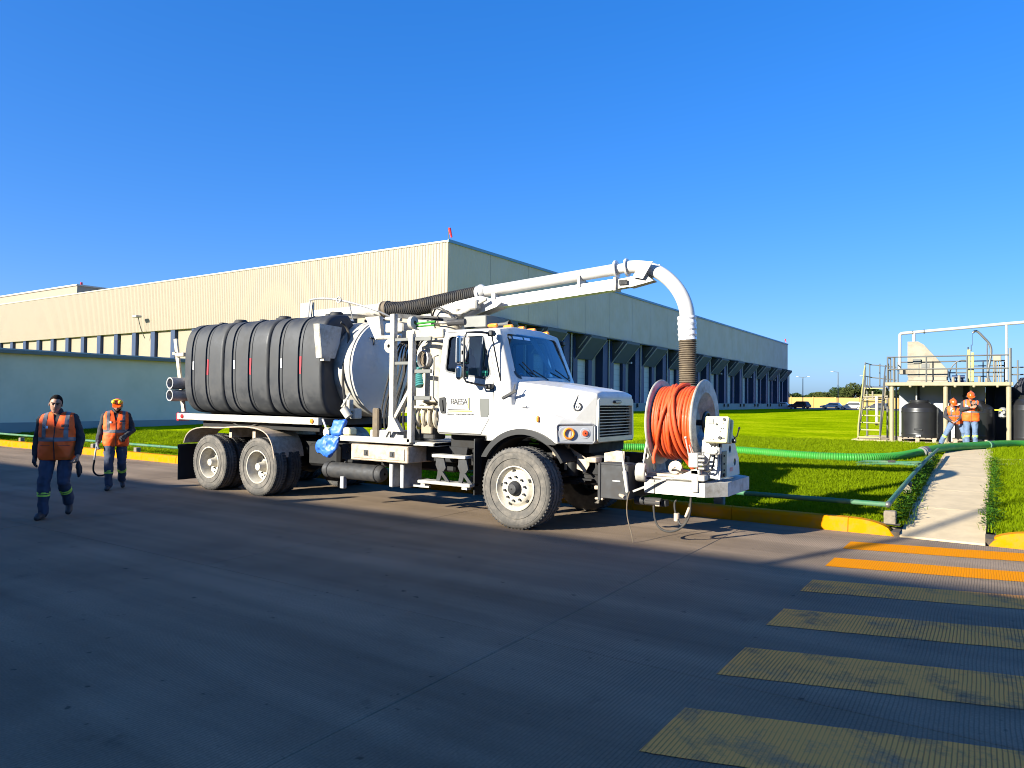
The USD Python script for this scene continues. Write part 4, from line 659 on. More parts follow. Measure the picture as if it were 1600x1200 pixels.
tk.part('elbow_bracket', [prism([(-4.33, 3.60), (-4.17, 3.56), (-4.02, 3.80), (-4.19, 3.82)], 'xz', 9.74, 9.765), prism([(-4.33, 3.60), (-4.17, 3.56), (-4.02, 3.80), (-4.19, 3.82)], 'xz', 10.03, 10.055)], white)
tk.part('pipe_support', [box(-5.25, -5.2, B(-5.2) - .1, B(-5.2) + .1, 3.52, 3.70)] + [box(-6.78, -6.70, B(-6.7) - .1, B(-6.7) + .1, 3.36, 3.52)], white_old)
tk.part('boom_gusset', [prism([(-7.95, 3.18), (-7.95, 3.36), (-6.95, 3.48), (-6.5, 3.36), (-6.62, 3.28), (-7.3, 3.10)], 'xz', B(-7.2) - .14, B(-7.2) - .12), prism([(-7.95, 3.18), (-7.95, 3.36), (-6.95, 3.48), (-6.5, 3.36), (-6.62, 3.28), (-7.3, 3.10)], 'xz', B(-7.2) + .12, B(-7.2) + .14)], white)
tk.part('boom_cylinder', [cyl((-7.6, 9.42, 3.05), (-6.95, 9.45, 3.32), .055, 14), cyl((-6.95, 9.45, 3.32), (-6.75, 9.46, 3.40), .028, 10), box(-7.06, -6.9, 9.38, 9.52, 3.24, 3.40, .02)], white_old)
tk.part('boom_pedestal', [lathe([(.3, 2.2), (.3, 2.85), (.22, 2.9), (.22, 3.1)], (-7.55, 9.6, 0), (0, 0, 1), 24), box(-7.85, -7.3, 9.4, 9.8, 3.02, 3.28, .02)], cream)
tk.part('boom_hose', [tube(spline([(-7.8, 9.35, 3.0), (-7.6, 9.30, 3.3), (-7.3, 9.3, 3.1), (-7.15, 9.33, 2.95)], 14), .014, 6), tube(spline([(-7.7, 9.33, 2.96), (-7.7, 9.28, 3.28), (-7.4, 9.3, 3.2), (-7.1, 9.33, 3.18)], 14), .012, 6), tube(spline([(-7.9, 9.35, 3.1), (-7.5, 9.28, 3.02), (-7.2, 9.3, 3.04)], 10), .012, 6)], hose_black)
tk.part('roof_box', [box(-7.05, -6.6, 9.25, 9.8, 2.92, 3.12, .015)], galv)
# ------------------------------------------------------------------ cab
def mY(y): return 2 * YC - y
def sym(pts): return pts + [(x, mY(y), z) for x, y, z in pts]
outer = rconvex(sym([(-6.96, 8.61, 1.30), (-6.96, 8.61, 2.05), (-6.93, 8.70, 2.78), (-6.0, 8.72, 2.77), (-5.735, 8.62, 2.02), (-5.70, 8.61, 1.7), (-5.80, 8.61, 1.30)]) + [(-6.9, YC, 2.84), (-6.04, YC - .4, 2.83), (-6.04, YC + .4, 2.83), (-5.66, YC - .4, 2.03), (-5.66, YC + .4, 2.03)], .06)
inner = rconvex(sym([(-6.92, 8.68, 1.40), (-6.92, 8.68, 2.05), (-6.90, 8.76, 2.72), (-6.04, 8.78, 2.72), (-5.79, 8.69, 2.02), (-5.75, 8.68, 1.7), (-5.85, 8.68, 1.40)]) + [(-6.9, YC, 2.78), (-6.08, YC, 2.77), (-5.72, YC, 2.03)], .05)
shell = outer - inner
WINP = rpoly([(-6.86, 2.74), (-6.87, 2.20), (-6.62, 2.155), (-6.04, 2.075), (-6.03, 2.20), (-6.20, 2.735)], .07)
DOORP = sg.Polygon([(-6.985, 1.262), (-6.985, 2.55), (-6.90, 2.80), (-6.16, 2.80), (-5.955, 2.15), (-5.955, 1.60), (-6.175, 1.262)]).buffer(-.03).buffer(.03)
shell = shell - mf(prism(WINP, 'xz', 8.0, 11.2))
WSP = rpoly([(8.74, 2.12), (8.82, 2.76), (mY(8.82), 2.76), (mY(8.74), 2.12)], .07); shell = shell - mf(prism(WSP, 'yz', -6.2, -5.3))
RWP = rpoly([(8.86, 2.10), (8.86, 2.62), (9.42, 2.62), (9.42, 2.10)], .06); RWP2 = rpoly([(mY(8.86), 2.10), (mY(8.86), 2.62), (mY(9.42), 2.62), (mY(9.42), 2.10)], .06)
for p_ in (RWP, RWP2): shell = shell - mf(prism(p_, 'yz', -7.3, -6.8))
body_hi = shell - mf(prism(DOORP, 'xz', 8.3, 8.86)) - mf(prism(DOORP, 'xz', mY(8.86), mY(8.3)))
cab = tk.part('cab', tm(body_hi), white, smooth=30)
for sy in (0, 1):
    f = lambda m: mirY(tm(m), YC) if sy else tm(m)
    dm = (outer - inner) ^ mf(prism(DOORP.buffer(-.012).difference(WINP), 'xz', 8.3, 8.86))
    dr = tk.part('door', f(dm), white, smooth=30)
    tk.part('door_seam', f((outer - inner) .translate((0, .004, 0)) ^ mf(prism(DOORP.buffer(.004).difference(DOORP.buffer(-.012)), 'xz', 8.3, 8.80))), steel_black, dr, smooth=False)
    # window seal follows the skin; pane just inside
    tk.part('window_seal', f((outer.translate((0, -.004, 0)) - inner) ^ mf(prism(WINP.buffer(.012).difference(WINP.buffer(-.014)), 'xz', 8.3, 8.80))), plastic_black, dr, smooth=30)
    zs = lambda z: 8.575 + (0 if z < 2.05 else (z - 2.05) * .125)
    gp_ = list(WINP.buffer(-.004).exterior.coords)[:-1]; gv = np.array([(x, zs(z), z) for x, z in gp_]); v2, f2 = trimesh.creation.triangulate_polygon(sg.Polygon(gp_), engine='earcut')
    tk.part('window_pane', f(trimesh.Trimesh(np.array([(x, zs(z), z) for x, z in v2]), f2, process=False)), glass, dr, smooth=False)
    tk.part('quarter_bar', f(beam((-6.22, zs(2.1) - .01, 2.12), (-6.22, zs(2.7) - .01, 2.70), .018, .02)), seat_grey, dr)
    tk.part('handle', [f(prism(rpoly([(-6.955, 1.80), (-6.955, 1.68), (-6.92, 1.56), (-6.83, 1.56), (-6.82, 1.72), (-6.84, 1.81)], .02), 'xz', 8.538, 8.56)), f(beam((-6.90, 8.530, 1.76), (-6.88, 8.530, 1.60), .02, .035))], plastic_black, dr)
    tk.part('vent_panel', f(prism(rpoly([(-6.20, 1.795), (-6.18, 1.52), (-6.06, 1.52), (-6.03, 1.57), (-6.03, 1.79)], .015), 'xz', 8.543, 8.56)), vent_grey, dr)
    if not sy:
        X0, Y0 = -6.745, 8.5475
        tk.part('lettering', [text_side(c_, .084, X0 + dx_, Y0, 1.70, .002, True) for c_, dx_ in zip('RAESA', (0, .061, .130, .186, .244))], grey_print, dr, smooth=False)
        tk.part('fine_print', [box(X0 + .005 + .018 * k, X0 + .017 + .018 * k, Y0 - .002, Y0, z, z + .008) for k in range(16) for z in (1.668, 1.645)], grey_light, dr, smooth=False)
        tk.part('logo_frame', [box(X0 - .04, X0 + .37, Y0 - .002, Y0, 1.615, 1.628), box(X0 + .357, X0 + .37, Y0 - .002, Y0, 1.628, 1.80)], grey_print, dr, smooth=False)
        tk.part('logo_line', [box(X0 - .04, X0 + .41, Y0 - .002, Y0, 1.590, 1.608), box(X0 + .335, X0 + .350, Y0 - .002, Y0, 1.64, 1.80)], yellow_print, dr, smooth=False)
        tk.part('web_address', text_side('www.raesa.com.mx', .026, X0 + .11, Y0, 1.545, .002, True), grey_print, dr, smooth=False)
        tk.part('small_print', [text_side('0', .04, X0 - .07, Y0, 1.54, .002)] + [box(X0 - .035 + .02 * k, X0 - .02 + .02 * k, Y0 - .002, Y0, z, z + .012) for k in range(6) for z in (1.565, 1.54)], grey_print, dr, smooth=False)
        tk.part('window_sticker', box(-6.20, -6.09, zs(2.2) - .004, zs(2.2) - .001, 2.13, 2.20), green_sticker, dr, smooth=False)
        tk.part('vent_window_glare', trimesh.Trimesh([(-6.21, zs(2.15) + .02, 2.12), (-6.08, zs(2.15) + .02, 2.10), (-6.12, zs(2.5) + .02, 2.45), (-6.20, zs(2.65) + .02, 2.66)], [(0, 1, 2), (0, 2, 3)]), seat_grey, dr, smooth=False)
    # mirrors
    s_ = (lambda p: (p[0], mY(p[1]) if sy else p[1], p[2]))
    ma = [s_(p) for p in [(-5.96, 8.60, 2.735), (-6.05, 8.35, 2.74), (-6.22, 8.24, 2.735), (-6.255, 8.23, 2.66), (-6.26, 8.23, 2.10), (-6.22, 8.24, 2.03), (-6.05, 8.34, 1.985), (-5.97, 8.55, 1.97)]]
    mp = tk.part('mirror_arm', [tube(ma, .016, 8), f(box(-6.03, -5.93, 8.47, 8.57, 2.69, 2.78, .02)), f(box(-6.06, -5.94, 8.46, 8.56, 1.93, 2.01, .02)), f(cyl((-5.97, 8.5, 2.73), (-5.84, 8.56, 2.05), .012, 6)), tube([s_((-6.28, 8.24, 2.45)), s_((-6.31, 8.26, 2.45))], .03, 8)], plastic_black)
    tk.part('mirror_head', [f(tm(hull((-6.33, 8.20, 2.66, .035), (-6.33, 8.40, 2.66, .035), (-6.33, 8.20, 2.32, .035), (-6.33, 8.40, 2.32, .035)))), f(tm(hull((-6.33, 8.22, 2.22, .05), (-6.33, 8.36, 2.22, .05), (-6.33, 8.22, 2.10, .05), (-6.33, 8.36, 2.10, .05))))], chrome, mp, smooth=50)
    tk.part('mirror_glass', [f(box(-6.375, -6.368, 8.19, 8.41, 2.31, 2.67)), f(box(-6.388, -6.381, 8.21, 8.37, 2.10, 2.22))], lamp_glass, mp)
    tk.part('grab_handle', tube([s_(p) for p in [(-7.03, 8.60, 2.45), (-7.06, 8.53, 2.42), (-7.06, 8.53, 1.80), (-7.0, 8.58, 1.70)]], .012, 8), galv)
    # steps
    st = tk.part('step', [f(box(-6.99, -6.36, 8.42, 8.62, .90, .945, .008))], white_old); tk.part('step', [f(box(-7.23, -6.24, 8.38, 8.60, .50, .545, .008)), f(box(-7.18, -7.10, 8.4, 8.5, .46, .5)), f(box(-6.4, -6.3, 8.4, 8.5, .46, .5))], white_old)
    for x in (-6.84, -6.42): tk.part('step_bracket', [f(prism([(x - .09, .90), (x + .05, .90), (x + .09, .75), (x + .02, .66), (x - .03, .53), (x - .09, .53), (x - .06, .70), (x - .10, .78)], 'xz', 8.46, 8.49)), f(beam((x + .02, 8.46, .68), (x + .16, 8.46, .53), .03, .05))], steel_dark)
    tk.part('cab_underside', [f(box(-6.95, -6.2, 8.82, 9.3, 1.02, 1.24, .02)), f(box(-6.55, -6.3, 8.84, 9.0, .82, 1.05, .02)), f(prism([(-6.8, 1.06), (-6.45, 1.06), (-6.48, .92), (-6.66, .92)], 'xz', 8.6, 8.63)), f(cyl((-6.3, 8.66, .66), (-6.3, 8.66, 1.0), .07, 12))], steel_black)
    tk.part('mud_shield', f(box(-6.26, -6.24, 8.50, 8.9, .38, 1.20)), plastic_black)
# windscreen, rear windows, interior
def ws(y, z, o=0.0): t = np.clip((z - 2.03) / .80, 0, 1); e = abs(y - YC) / 0.93; return -5.60 - .345 * t - .075 * e ** 2.2 + o
wp_ = sg.Polygon([(a, b) for a, b in WSP.exterior.coords]).buffer(.012); yv, zv = np.meshgrid(np.linspace(8.72, mY(8.72), 15), np.linspace(2.09, 2.78, 7), indexing='ij')
def curved(poly, o, th=None):
    c = [p for p in poly.exterior.segmentize(.06).coords][:-1]; v2, f2 = trimesh.creation.triangulate_polygon(sg.Polygon(c), engine='earcut') ; m = trimesh.Trimesh(np.c_[v2, np.zeros(len(v2))], f2); m = m.subdivide().subdivide(); return trimesh.Trimesh(np.array([(ws(y, z, o), y, z) for y, z, _ in m.vertices]), m.faces, process=False)
tk.part('windscreen', curved(wp_, .0), glass_ws, cab, smooth=True)
fr_ = wp_.buffer(.022).difference(wp_.buffer(-.03)); v2, f2 = trimesh.creation.triangulate_polygon(sg.Polygon(fr_.exterior.segmentize(.05).coords, [h.segmentize(.05).coords for h in fr_.interiors]), engine='earcut')
tk.part('windscreen_seal', trimesh.Trimesh(np.array([(ws(y, z, .008), y, z) for y, z in v2]), f2, process=False), plastic_black, cab, smooth=False)
tk.part('wiper', [tube([(ws(9.5, 2.10, .03), 9.5, 2.09), (ws(9.15, 2.2, .03), 9.15, 2.22)], .01, 6), tube([(ws(9.2, 2.12, .03), 9.2, 2.12), (ws(8.95, 2.32, .03), 8.95, 2.34)], .008, 6), tube([(ws(10.2, 2.10, .03), 10.25, 2.09), (ws(9.8, 2.2, .03), 9.8, 2.25)], .01, 6)], plastic_black, cab)
tk.part('screen_sticker', [trimesh.Trimesh([(ws(y, z, .005), y, z) for y, z in ((a, 2.69), (b, 2.69), (b, 2.73), (a, 2.73))], [(0, 1, 2), (0, 2, 3)]) for a, b in ((8.88, 8.94), (8.98, 9.22), (9.26, 9.42))], lamp_glass, cab, smooth=False)
ip = tk.part('interior', [box(-6.05, -5.72, 8.72, mY(8.72), 1.5, 2.06, .04), box(-6.9, -5.8, 8.7, mY(8.7), 1.36, 1.44), box(-6.35, -5.95, 9.3, 9.8, 1.5, 1.85, .05)], seat_cloth, cab)
for y in (9.02, 10.08): tk.part('seat', [tm(rconvex([(-6.75, y - .2, 1.65), (-6.75, y + .2, 1.65), (-6.3, y - .2, 1.68), (-6.3, y + .2, 1.68)], .07)), tm(rconvex([(-6.72, y - .19, 1.75), (-6.72, y + .19, 1.75), (-6.83, y - .16, 2.42), (-6.83, y + .16, 2.42)], .06))], seat_grey, cab)
tk.part('steering_wheel', [torus((-6.12, 9.02, 2.02), (-.75, 0, .66), .21, .018, 28, 8), cyl((-6.12, 9.02, 2.02), (-5.95, 9.02, 1.88), .03, 8)], plastic_black, cab)
tk.part('dash_items', [box(-5.86, -5.80, 9.0, 9.1, 2.05, 2.13, .015), torus((-5.72, 8.92, 2.12), (1, -.3, .3), .05, .012, 16, 6), box(-5.85, -5.7, 9.6, 9.9, 2.06, 2.10, .01)], lamp_glass, cab)
tk.part('sun_visor', [trimesh.Trimesh([(ws(9.75, 2.7, -.1), 9.52, 2.76), (ws(9.75, 2.7, -.1), 9.72, 2.76), (ws(9.75, 2.2, -.05), 9.98, 2.12), (ws(9.75, 2.2, -.05), 9.90, 2.12)], [(0, 1, 2), (0, 2, 3)])], cream, cab, smooth=False)
for p_ in (RWP, RWP2):
    v2, f2 = trimesh.creation.triangulate_polygon(p_, engine='earcut'); tk.part('rear_window', trimesh.Trimesh(np.array([(-6.995, y, z) for y, z in v2]), f2, process=False), glass, cab, smooth=False)
for y in (8.80, 9.22, 9.55, 9.88, 10.30): tk.part('roof_lamp', [tm(hull((-6.10, y, 2.885 + .02 * (abs(y - YC) < .6), .035), (-6.22, y, 2.885 + .02 * (abs(y - YC) < .6), .028)))], amber)
tk.part('air_horn', [lathe([(.02, 0), (.03, .2), (.06, .3)], (-6.55, 9.4, 2.97), (1, 0, 0), 12)], galv)
# ------------------------------------------------------------------ hood
upper = rconvex(sym([(-5.80, 8.76, 2.00), (-5.80, 8.60, 1.45), (-4.98, 8.86, 1.90), (-4.55, 9.00, 1.83), (-4.56, 8.98, 1.24), (-4.95, 8.62, 1.24)]) + [(-5.75, YC - .3, 2.04), (-5.75, YC + .3, 2.04), (-4.75, YC - .3, 1.905), (-4.75, YC + .3, 1.905), (-4.56, YC - .4, 1.86), (-4.56, YC + .4, 1.86)], .06)
fend = rconvex(sym([(-5.98, 8.57, 1.62), (-5.98, 8.57, 1.0), (-5.6, 8.55, 1.66), (-5.2, 8.55, 1.60), (-4.90, 8.62, 1.50), (-4.60, 8.92, 1.44), (-4.60, 8.92, 1.22), (-4.90, 8.60, 1.22)]), .05)
low = rconvex(sym([(-6.12, 8.57, 1.12), (-6.22, 8.57, .66), (-6.24, 8.57, .66), (-5.9, 8.57, 1.6), (-5.85, 8.57, .66)]), .025)
hood_m = smooth_m(upper + fend, .045, 14); hood_m = mf(hood_m) + low
hood_m = hood_m ^ m3.Manifold.cube((4, 4, 3), True).translate((-5.0, YC, 2.18 + .50))          # keep above z ~ .68
arch = mf(cyl((-5.42, 7, .60), (-5.42, 12.2, .60), .70, 64)); hood_m = hood_m - (arch - m3.Manifold.cube((3, 1.16, 3), True).translate((-5.42, YC, 1)))
hood_m = hood_m - rconvex(sym([(-5.6, 9.0, 1.0), (-5.6, 9.05, 1.85), (-4.66, 9.1, 1.72), (-4.66, 9.1, 1.0)]), .05) - m3.Manifold.cube((1.4, 4, 1), True).translate((-4.28, YC, .68))
hood_m = hood_m - outer
GRP = rpoly([(8.97, 1.815), (8.945, 1.205), (mY(8.945), 1.205), (mY(8.97), 1.815)], .05)
hood_m = hood_m - mf(prism(GRP.buffer(-.01), 'yz', -4.62, -4.3))
hd = tk.part("hood", tm(hood_m), white, smooth=40)
# grille
gr = tk.part('grille', [prism(GRP.difference(rpoly([(9.01, 1.715), (9.0, 1.27), (mY(9.0), 1.27), (mY(9.01), 1.715)], .02)), 'yz', -4.53, -4.475)], alu, smooth=30)
tk.part('radiator', box(-4.60, -4.585, 8.95, mY(8.95), 1.2, 1.8), steel_black, gr)
for k in range(10): tk.part('grille_bar', box(-4.55, -4.505, 8.99, mY(8.99), 1.292 + .043 * k, 1.304 + .043 * k, .004), alu, gr)
tk.part('badge', [tm(hull((-4.47, YC - .10, 1.765, .022), (-4.47, YC + .10, 1.765, .022)))], steel_dark, gr, smooth=50); tk.part('badge_plate', box(-4.452, -4.446, YC - .085, YC + .085, 1.757, 1.773), chrome, gr)
# headlights: a housing that follows the corner
nrm = np.array([.72, -.69, 0.]); tang = np.array([.69, .72, 0.])
for sy in (0, 1):
    f = lambda m: mirY(tm(m), YC) if sy else tm(m)
    hc = np.array([-4.705, 8.735, 1.325])
    def hp(a, b, o): return hc + tang * a + _z * b + nrm * o
    HP = rpoly([(-.28, .125), (-.265, -.125), (.25, -.135), (.275, -.10), (.27, .105), (.24, .13)], .035)
    cut = tm(m3.Manifold.hull_points(np.array([hp(a, b, o) for a, b in HP.exterior.coords for o in (-.10, .012)])))
    hl = tk.part('headlight', f(cut), seat_grey, hd)
    tk.part('headlight_bezel', f(J([tube([hp(a, b, .014) for a, b in HP.exterior.coords[:-1]], .012, 8, closed=True)])), steel_grey, hl)
    tk.part('reflector_bowl', [f(lathe([(.095, .016), (.085, .02), (.05, .013), (.01, .012)], hp(-.16, .0, 0), nrm, 28)), f(lathe([(.075, .016), (.065, .02), (.01, .014)], hp(.13, .005, 0), nrm, 24)), f(trimesh.Trimesh([hp(a, b, .0135) for a, b in ((-.25, -.11), (.245, -.115), (.245, .11), (-.25, .105))], [(0, 1, 2), (0, 2, 3)]))], lamp_glass, hl)
    tk.part('turn_signal', [f(torus(hp(-.10, 0, .022), nrm, .068, .016, 28, 8))], amber, hl); tk.part('side_lamp', [f(lathe([(.045, .014), (.04, .03), (.01, .034)], hp(.13, .005, 0), nrm, 20))], pm('orange_red_lens' + str(sy), (.62, .09, .03), .25), hl)
    tk.part('side_marker', f(tm(hull((-5.17, 8.497, 1.495, .022), (-5.17, 8.497, 1.54, .022)))), amber, hd); tk.part('fender_lamp', [f(tm(hull((-5.42, 8.492, 1.685, .016), (-5.36, 8.492, 1.685, .016))))], steel_grey, hd)
    tk.part('hood_latch', [f(beam((-5.80, 8.545, 1.80), (-5.56, 8.545, 1.91), .03, .035)), f(beam((-5.62, 8.54, 1.86), (-5.58, 8.54, 2.0), .012, .014))], plastic_black, hd)
    A = np.linspace(math.radians(2), math.radians(178), 40); ring = sg.Polygon([(-5.42 + .775 * math.cos(a), .60 + .775 * math.sin(a)) for a in A] + [(-5.42 + .695 * math.cos(a), .60 + .695 * math.sin(a)) for a in A[::-1]])
    ring = ring.intersection(sg.Polygon([(-6.3, .95), (-6.3, 2), (-4.7, 2), (-4.7, 1.17), (-5.3, 1.17), (-5.3, .95)])); tk.part('arch_trim', f(prism(ring, 'xz', 8.475, 8.56)), plastic_black, hd)
    tk.part('arch_liner', f(lathe([(.69, -.0), (.69, .55)], (-5.42, 8.52, .60), (0, 1, 0), 40) if False else prism(sg.Polygon([(-5.42 + .70 * math.cos(a), .6 + .70 * math.sin(a)) for a in np.linspace(.5, 3.0, 30)] + [(-5.42 + .66 * math.cos(a), .6 + .66 * math.sin(a)) for a in np.linspace(.5, 3.0, 30)[::-1]]), 'xz', 8.56, 9.0)), steel_black, hd)
# droplet emblem with the unit number, a green leaf print in the arch, cowl, hood seam
dn = np.array([0.28, -.955, .12]); dn /= np.linalg.norm(dn)
def on_hood(x, z):
    t = trimesh.Trimesh(*[np.asarray(a) for a in (tm(hood_m).vertices, tm(hood_m).faces)], process=False); loc, _, _ = t.ray.intersects_location([[x, 7.5, z]], [[0, 1, 0]], multiple_hits=True); return loc[np.argmin(loc[:, 1])]
try: q0 = on_hood(-4.72, 1.69); q1 = on_hood(-4.62, 1.69); q2 = on_hood(-4.72, 1.75)
except Exception: q0, q1, q2 = np.array([-4.72, 8.80, 1.69]), np.array([-4.62, 8.84, 1.69]), np.array([-4.72, 8.82, 1.75])
ex = q1 - q0; ex /= np.linalg.norm(ex); ez = q2 - q0; ez -= ex * (ez @ ex); ez /= np.linalg.norm(ez); en = np.cross(ex, ez)
def emb(a, b, o=.004): return q0 + ex * a + ez * b + en * o
P_ = [emb(.055 * math.cos(t), .055 * math.sin(t)) for t in np.linspace(math.radians(75), math.radians(-200), 22)]; 
tk.part('emblem', [tube(P_ + [emb(-.035, .07), emb(-.008, .14), emb(-.002, .18)], np.r_[np.full(22, .013), .010, .007, .004], 6)], grey_print, hd)
tn = meshkit.text_mesh('127', .034, .002, True); tv = tn.vertices - [.034, .017, 0]; tn.vertices = q0 + tv[:, :1] * ex + tv[:, 1:2] * ez + (tv[:, 2:] + .003) * en; tk.part('unit_number', tn, grey_print, hd, smooth=False)
tk.part('green_print', [lathe([(.06, 0), (.01, .002)], (-5.55, 9.02, 1.22), (0, -1, 0), 14), box(-5.62, -5.46, 9.0, 9.02, 1.13, 1.15)], pm('lime_print', (.22, .55, .04), .6), hd)
tk.part('cowl', box(-5.80, -5.70, 8.78, mY(8.78), 2.03, 2.075, .015), plastic_black)
tk.part('hood_scoop', [tm(rconvex([(-4.95, 9.9, 1.90), (-4.95, 10.3, 1.87), (-4.62, 9.95, 1.875), (-4.62, 10.2, 1.85), (-4.8, 10.05, 1.935)], .03))], white, hd)
# ------------------------------------------------------------------ front: suspension bits, bumper plates, reel carriage
tk.part('front_bracket', [prism([(-4.98, 1.14), (-4.62, .95), (-4.62, .88), (-4.68, .78), (-4.82, .82), (-4.98, .88)], 'xz', 8.98, 9.0), box(-5.2, -5.05, 8.95, 9.02, .95, 1.14, .01), box(-4.6, -4.45, 8.85, 9.05, .93, 1.0, .01), prism([(-4.4, .86), (-4.40, 1.06), (-4.22, 1.10), (-4.10, 1.10), (-4.10, .90)], 'xz', 9.0, 9.02), box(-4.98, -4.93, 8.92, 8.98, .8, 1.16)], tan_steel)
tk.part('steering_gear', [cyl((-4.9, 9.0, .72), (-4.9, 9.0, 1.0), .09, 14), cyl((-4.9, 8.95, .75), (-5.3, 8.85, .6), .025, 8), box(-4.9, -4.5, 9.1, 9.3, .6, .95, .03)], steel_black)
bp_ = tk.part('bumper_plate', [box(-4.27, -3.90, 8.60, 8.63, .50, .945, .008), box(-4.29, -4.25, 8.585, 8.66, .47, .96, .006), box(-4.27, -3.88, 8.60, 8.85, .94, .965, .006), box(-3.92, -3.86, 8.60, 10.55, .50, .95, .01)], steel_dark)
tk.part('bumper_plate', [box(-4.27, -3.90, 10.47, 10.5, .50, .945, .008)], steel_dark); tk.part('paint_scrape', box(-4.08, -3.97, 8.594, 8.599, .73, .745), steel_grey, bp_)
tk.part('tow_pin', [box(-4.36, -4.26, 8.62, 8.66, .60, .65, .01), box(-4.34, -4.22, 8.6, 8.66, .47, .50, .008), cyl((-3.98, 8.62, .56), (-3.9, 8.58, .54), .025, 8)], tan_steel)
tk.part('push_beam', [box(-4.0, -3.3, y - .06, y + .06, .60, .74, .01) for y in (9.0, 10.1)] + [box(-3.86, -3.45, 8.86, 8.98, .42, .50, .01), cyl((-3.86, 8.84, .48), (-3.5, 8.84, .48), .055, 12), cyl((-3.7, 8.8, .47), (-3.5, 8.8, .47), .03, 10)], steel_dark)
cx0, cx1, cy = -3.70, -3.10, 9.33
car_ = tk.part('reel_carriage', [prism([(-3.55, 8.74), (-2.90, 8.74), (-2.70, 9.02), (-2.70, 9.98), (-2.82, 10.1), (-3.55, 10.1)], 'xy', .60, .775), box(-3.80, -2.95, 8.80, 10.0, .785, .81, .006), box(-3.70, -3.56, 8.74, 8.80, .60, .775, .005)], white_old, smooth=25)
tk.part('carriage_clip', [box(-3.06, -2.98, 8.71, 8.75, .66, .86, .006), box(-3.10, -2.90, 8.72, 8.86, .80, .87, .008), tm(m3.Manifold.hull_points(np.array([(x, y, z) for x, z in ((-3.35, .80), (-3.02, .95), (-2.98, .80)) for y in (8.78, 8.84)])))], white_old, car_)
tk.part('dark_motor', [cyl((-3.62, 8.86, .70), (-3.36, 8.86, .70), .095, 18), box(-3.68, -3.6, 8.76, 8.96, .60, .80, .01)], steel_dark, car_)
# reel: flanges, drum, hose wraps
RC, RF = 1.505, .565
for x, s in ((cx0, -1), (cx1, 1)):
    pr = [(RF - .015, -.02), (RF, -.012), (RF + .008, 0), (RF, .012), (RF - .015, .02), (.40, .018), (.385, .0), (.20, -.14), (.10, -.15), (.10, -.17), (.21, -.16), (.39, -.02), (RF - .015, -.02)]
    fl_ = tk.part('reel_flange', lathe(pr, (x, cy, RC), (s, 0, 0), 64), white_old, smooth=30)
    tk.part('flange_cone', lathe([(.392, .012), (.385, .004), (.20, -.132), (.01, -.14)], (x, cy, RC), (s, 0, 0), 48), steel_grey, fl_, smooth=30)
    tk.part('reel_hub', [torus((x + s * .02, cy, RC), (1, 0, 0), .135, .022, 28, 8), cyl((x - s * .14, cy, RC), (x + s * .10, cy, RC), .04, 14)] + [cyl((x + s * .02, cy, RC), (x + s * .02, cy + .135 * math.cos(a), RC + .135 * math.sin(a)), .014, 6) for a in (0.4, 1.65, 2.9, 4.16, 5.4)], plastic_black, fl_)
tk.part('reel_drum', lathe([(.436, cx0 + .02), (.436, cx1 - .02)], (0, cy, RC), (1, 0, 0), 48), hose_orange)
g7 = np.random.default_rng(11); nw = 13
for k in range(nw):
    xk = cx0 + .045 + k * (.51 / (nw - 1)); a = np.linspace(0, 2 * np.pi, 49)[:-1]; Rw = .462 + g7.normal(0, .004); til = g7.normal(0, .012); ph = g7.uniform(0, 6.28)
    sag = np.where(np.sin(a) < -.2, .03 * g7.uniform(0, 1), 0)
    tk.part('hose_wrap', tube(np.stack([xk + til * np.cos(a + ph), cy + Rw * np.cos(a), RC + (Rw + sag) * np.sin(a)], 1), .0225, 9, closed=True), hose_orange)
def strand(a0, a1, x0, x1, R, end=None, n=22):
    a = np.radians(np.linspace(a0, a1, n)); t = np.linspace(0, 1, n); P = np.stack([x0 + (x1 - x0) * t ** 1.1, cy - R * np.cos(a), RC + R * np.sin(a)], 1)
    if end is not None: P = np.vstack([P, end])
    return tube(spline(P, 50), .0235, 10)
tk.part('hose_wrap', strand(95, -35, -3.33, -3.60, .505, [(-3.62, cy - .46, 1.08), (-3.61, cy - .47, .98)]), hose_orange)
tk.part('hose_wrap', strand(70, -62, -3.47, -3.30, .510, [(-3.22, cy - .12, .90), (-3.14, cy + .1, .86)]), hose_orange)
tk.part('hose_wrap', strand(80, -58, -3.46, -3.24, .500, [(-3.17, cy - .05, .92)]), hose_orange)
tk.part('hose_wrap', strand(60, -64, -3.42, -3.22, .506), hose_orange); tk.part('hose_wrap', strand(88, -50, -3.38, -3.44, .508), hose_orange)
tk.part('hose_fitting', [cyl((-3.612, cy - .47, .985), (-3.605, cy - .47, .88), .014, 8), cyl((-3.606, cy - .47, .93), (-3.605, cy - .47, .90), .02, 6)], steel_dark)
# supports
def plateX(x, poly, holes=(), th=.02): return prism(sg.Polygon(poly, [[(y + r * math.cos(a), z + r * math.sin(a)) for a in np.linspace(0, 6.28, 17)[:-1]] for y, z, r in holes]), 'yz', x - th / 2, x + th / 2)
tk.part('reel_support', [plateX(-3.82, [(8.92, .80), (9.22, 1.55), (9.46, 1.55), (9.80, .80)], [(9.10, 1.05, .045), (9.55, 1.05, .045)]), box(-3.82, -3.74, 9.0, 9.7, .79, .82)], white_old)
col = tk.part('control_stand', [plateX(-2.80, [(8.98, .81), (9.03, 1.16), (9.12, 1.36), (9.52, 1.36), (9.80, 1.02), (9.84, .81)], [(9.40, 1.17, .05), (9.62, .99, .05)]), box(-3.02, -2.81, 8.97, 9.0, .81, 1.30, .006), box(-3.02, -2.79, 9.0, 9.5, 1.30, 1.335, .008)], white, smooth=20)
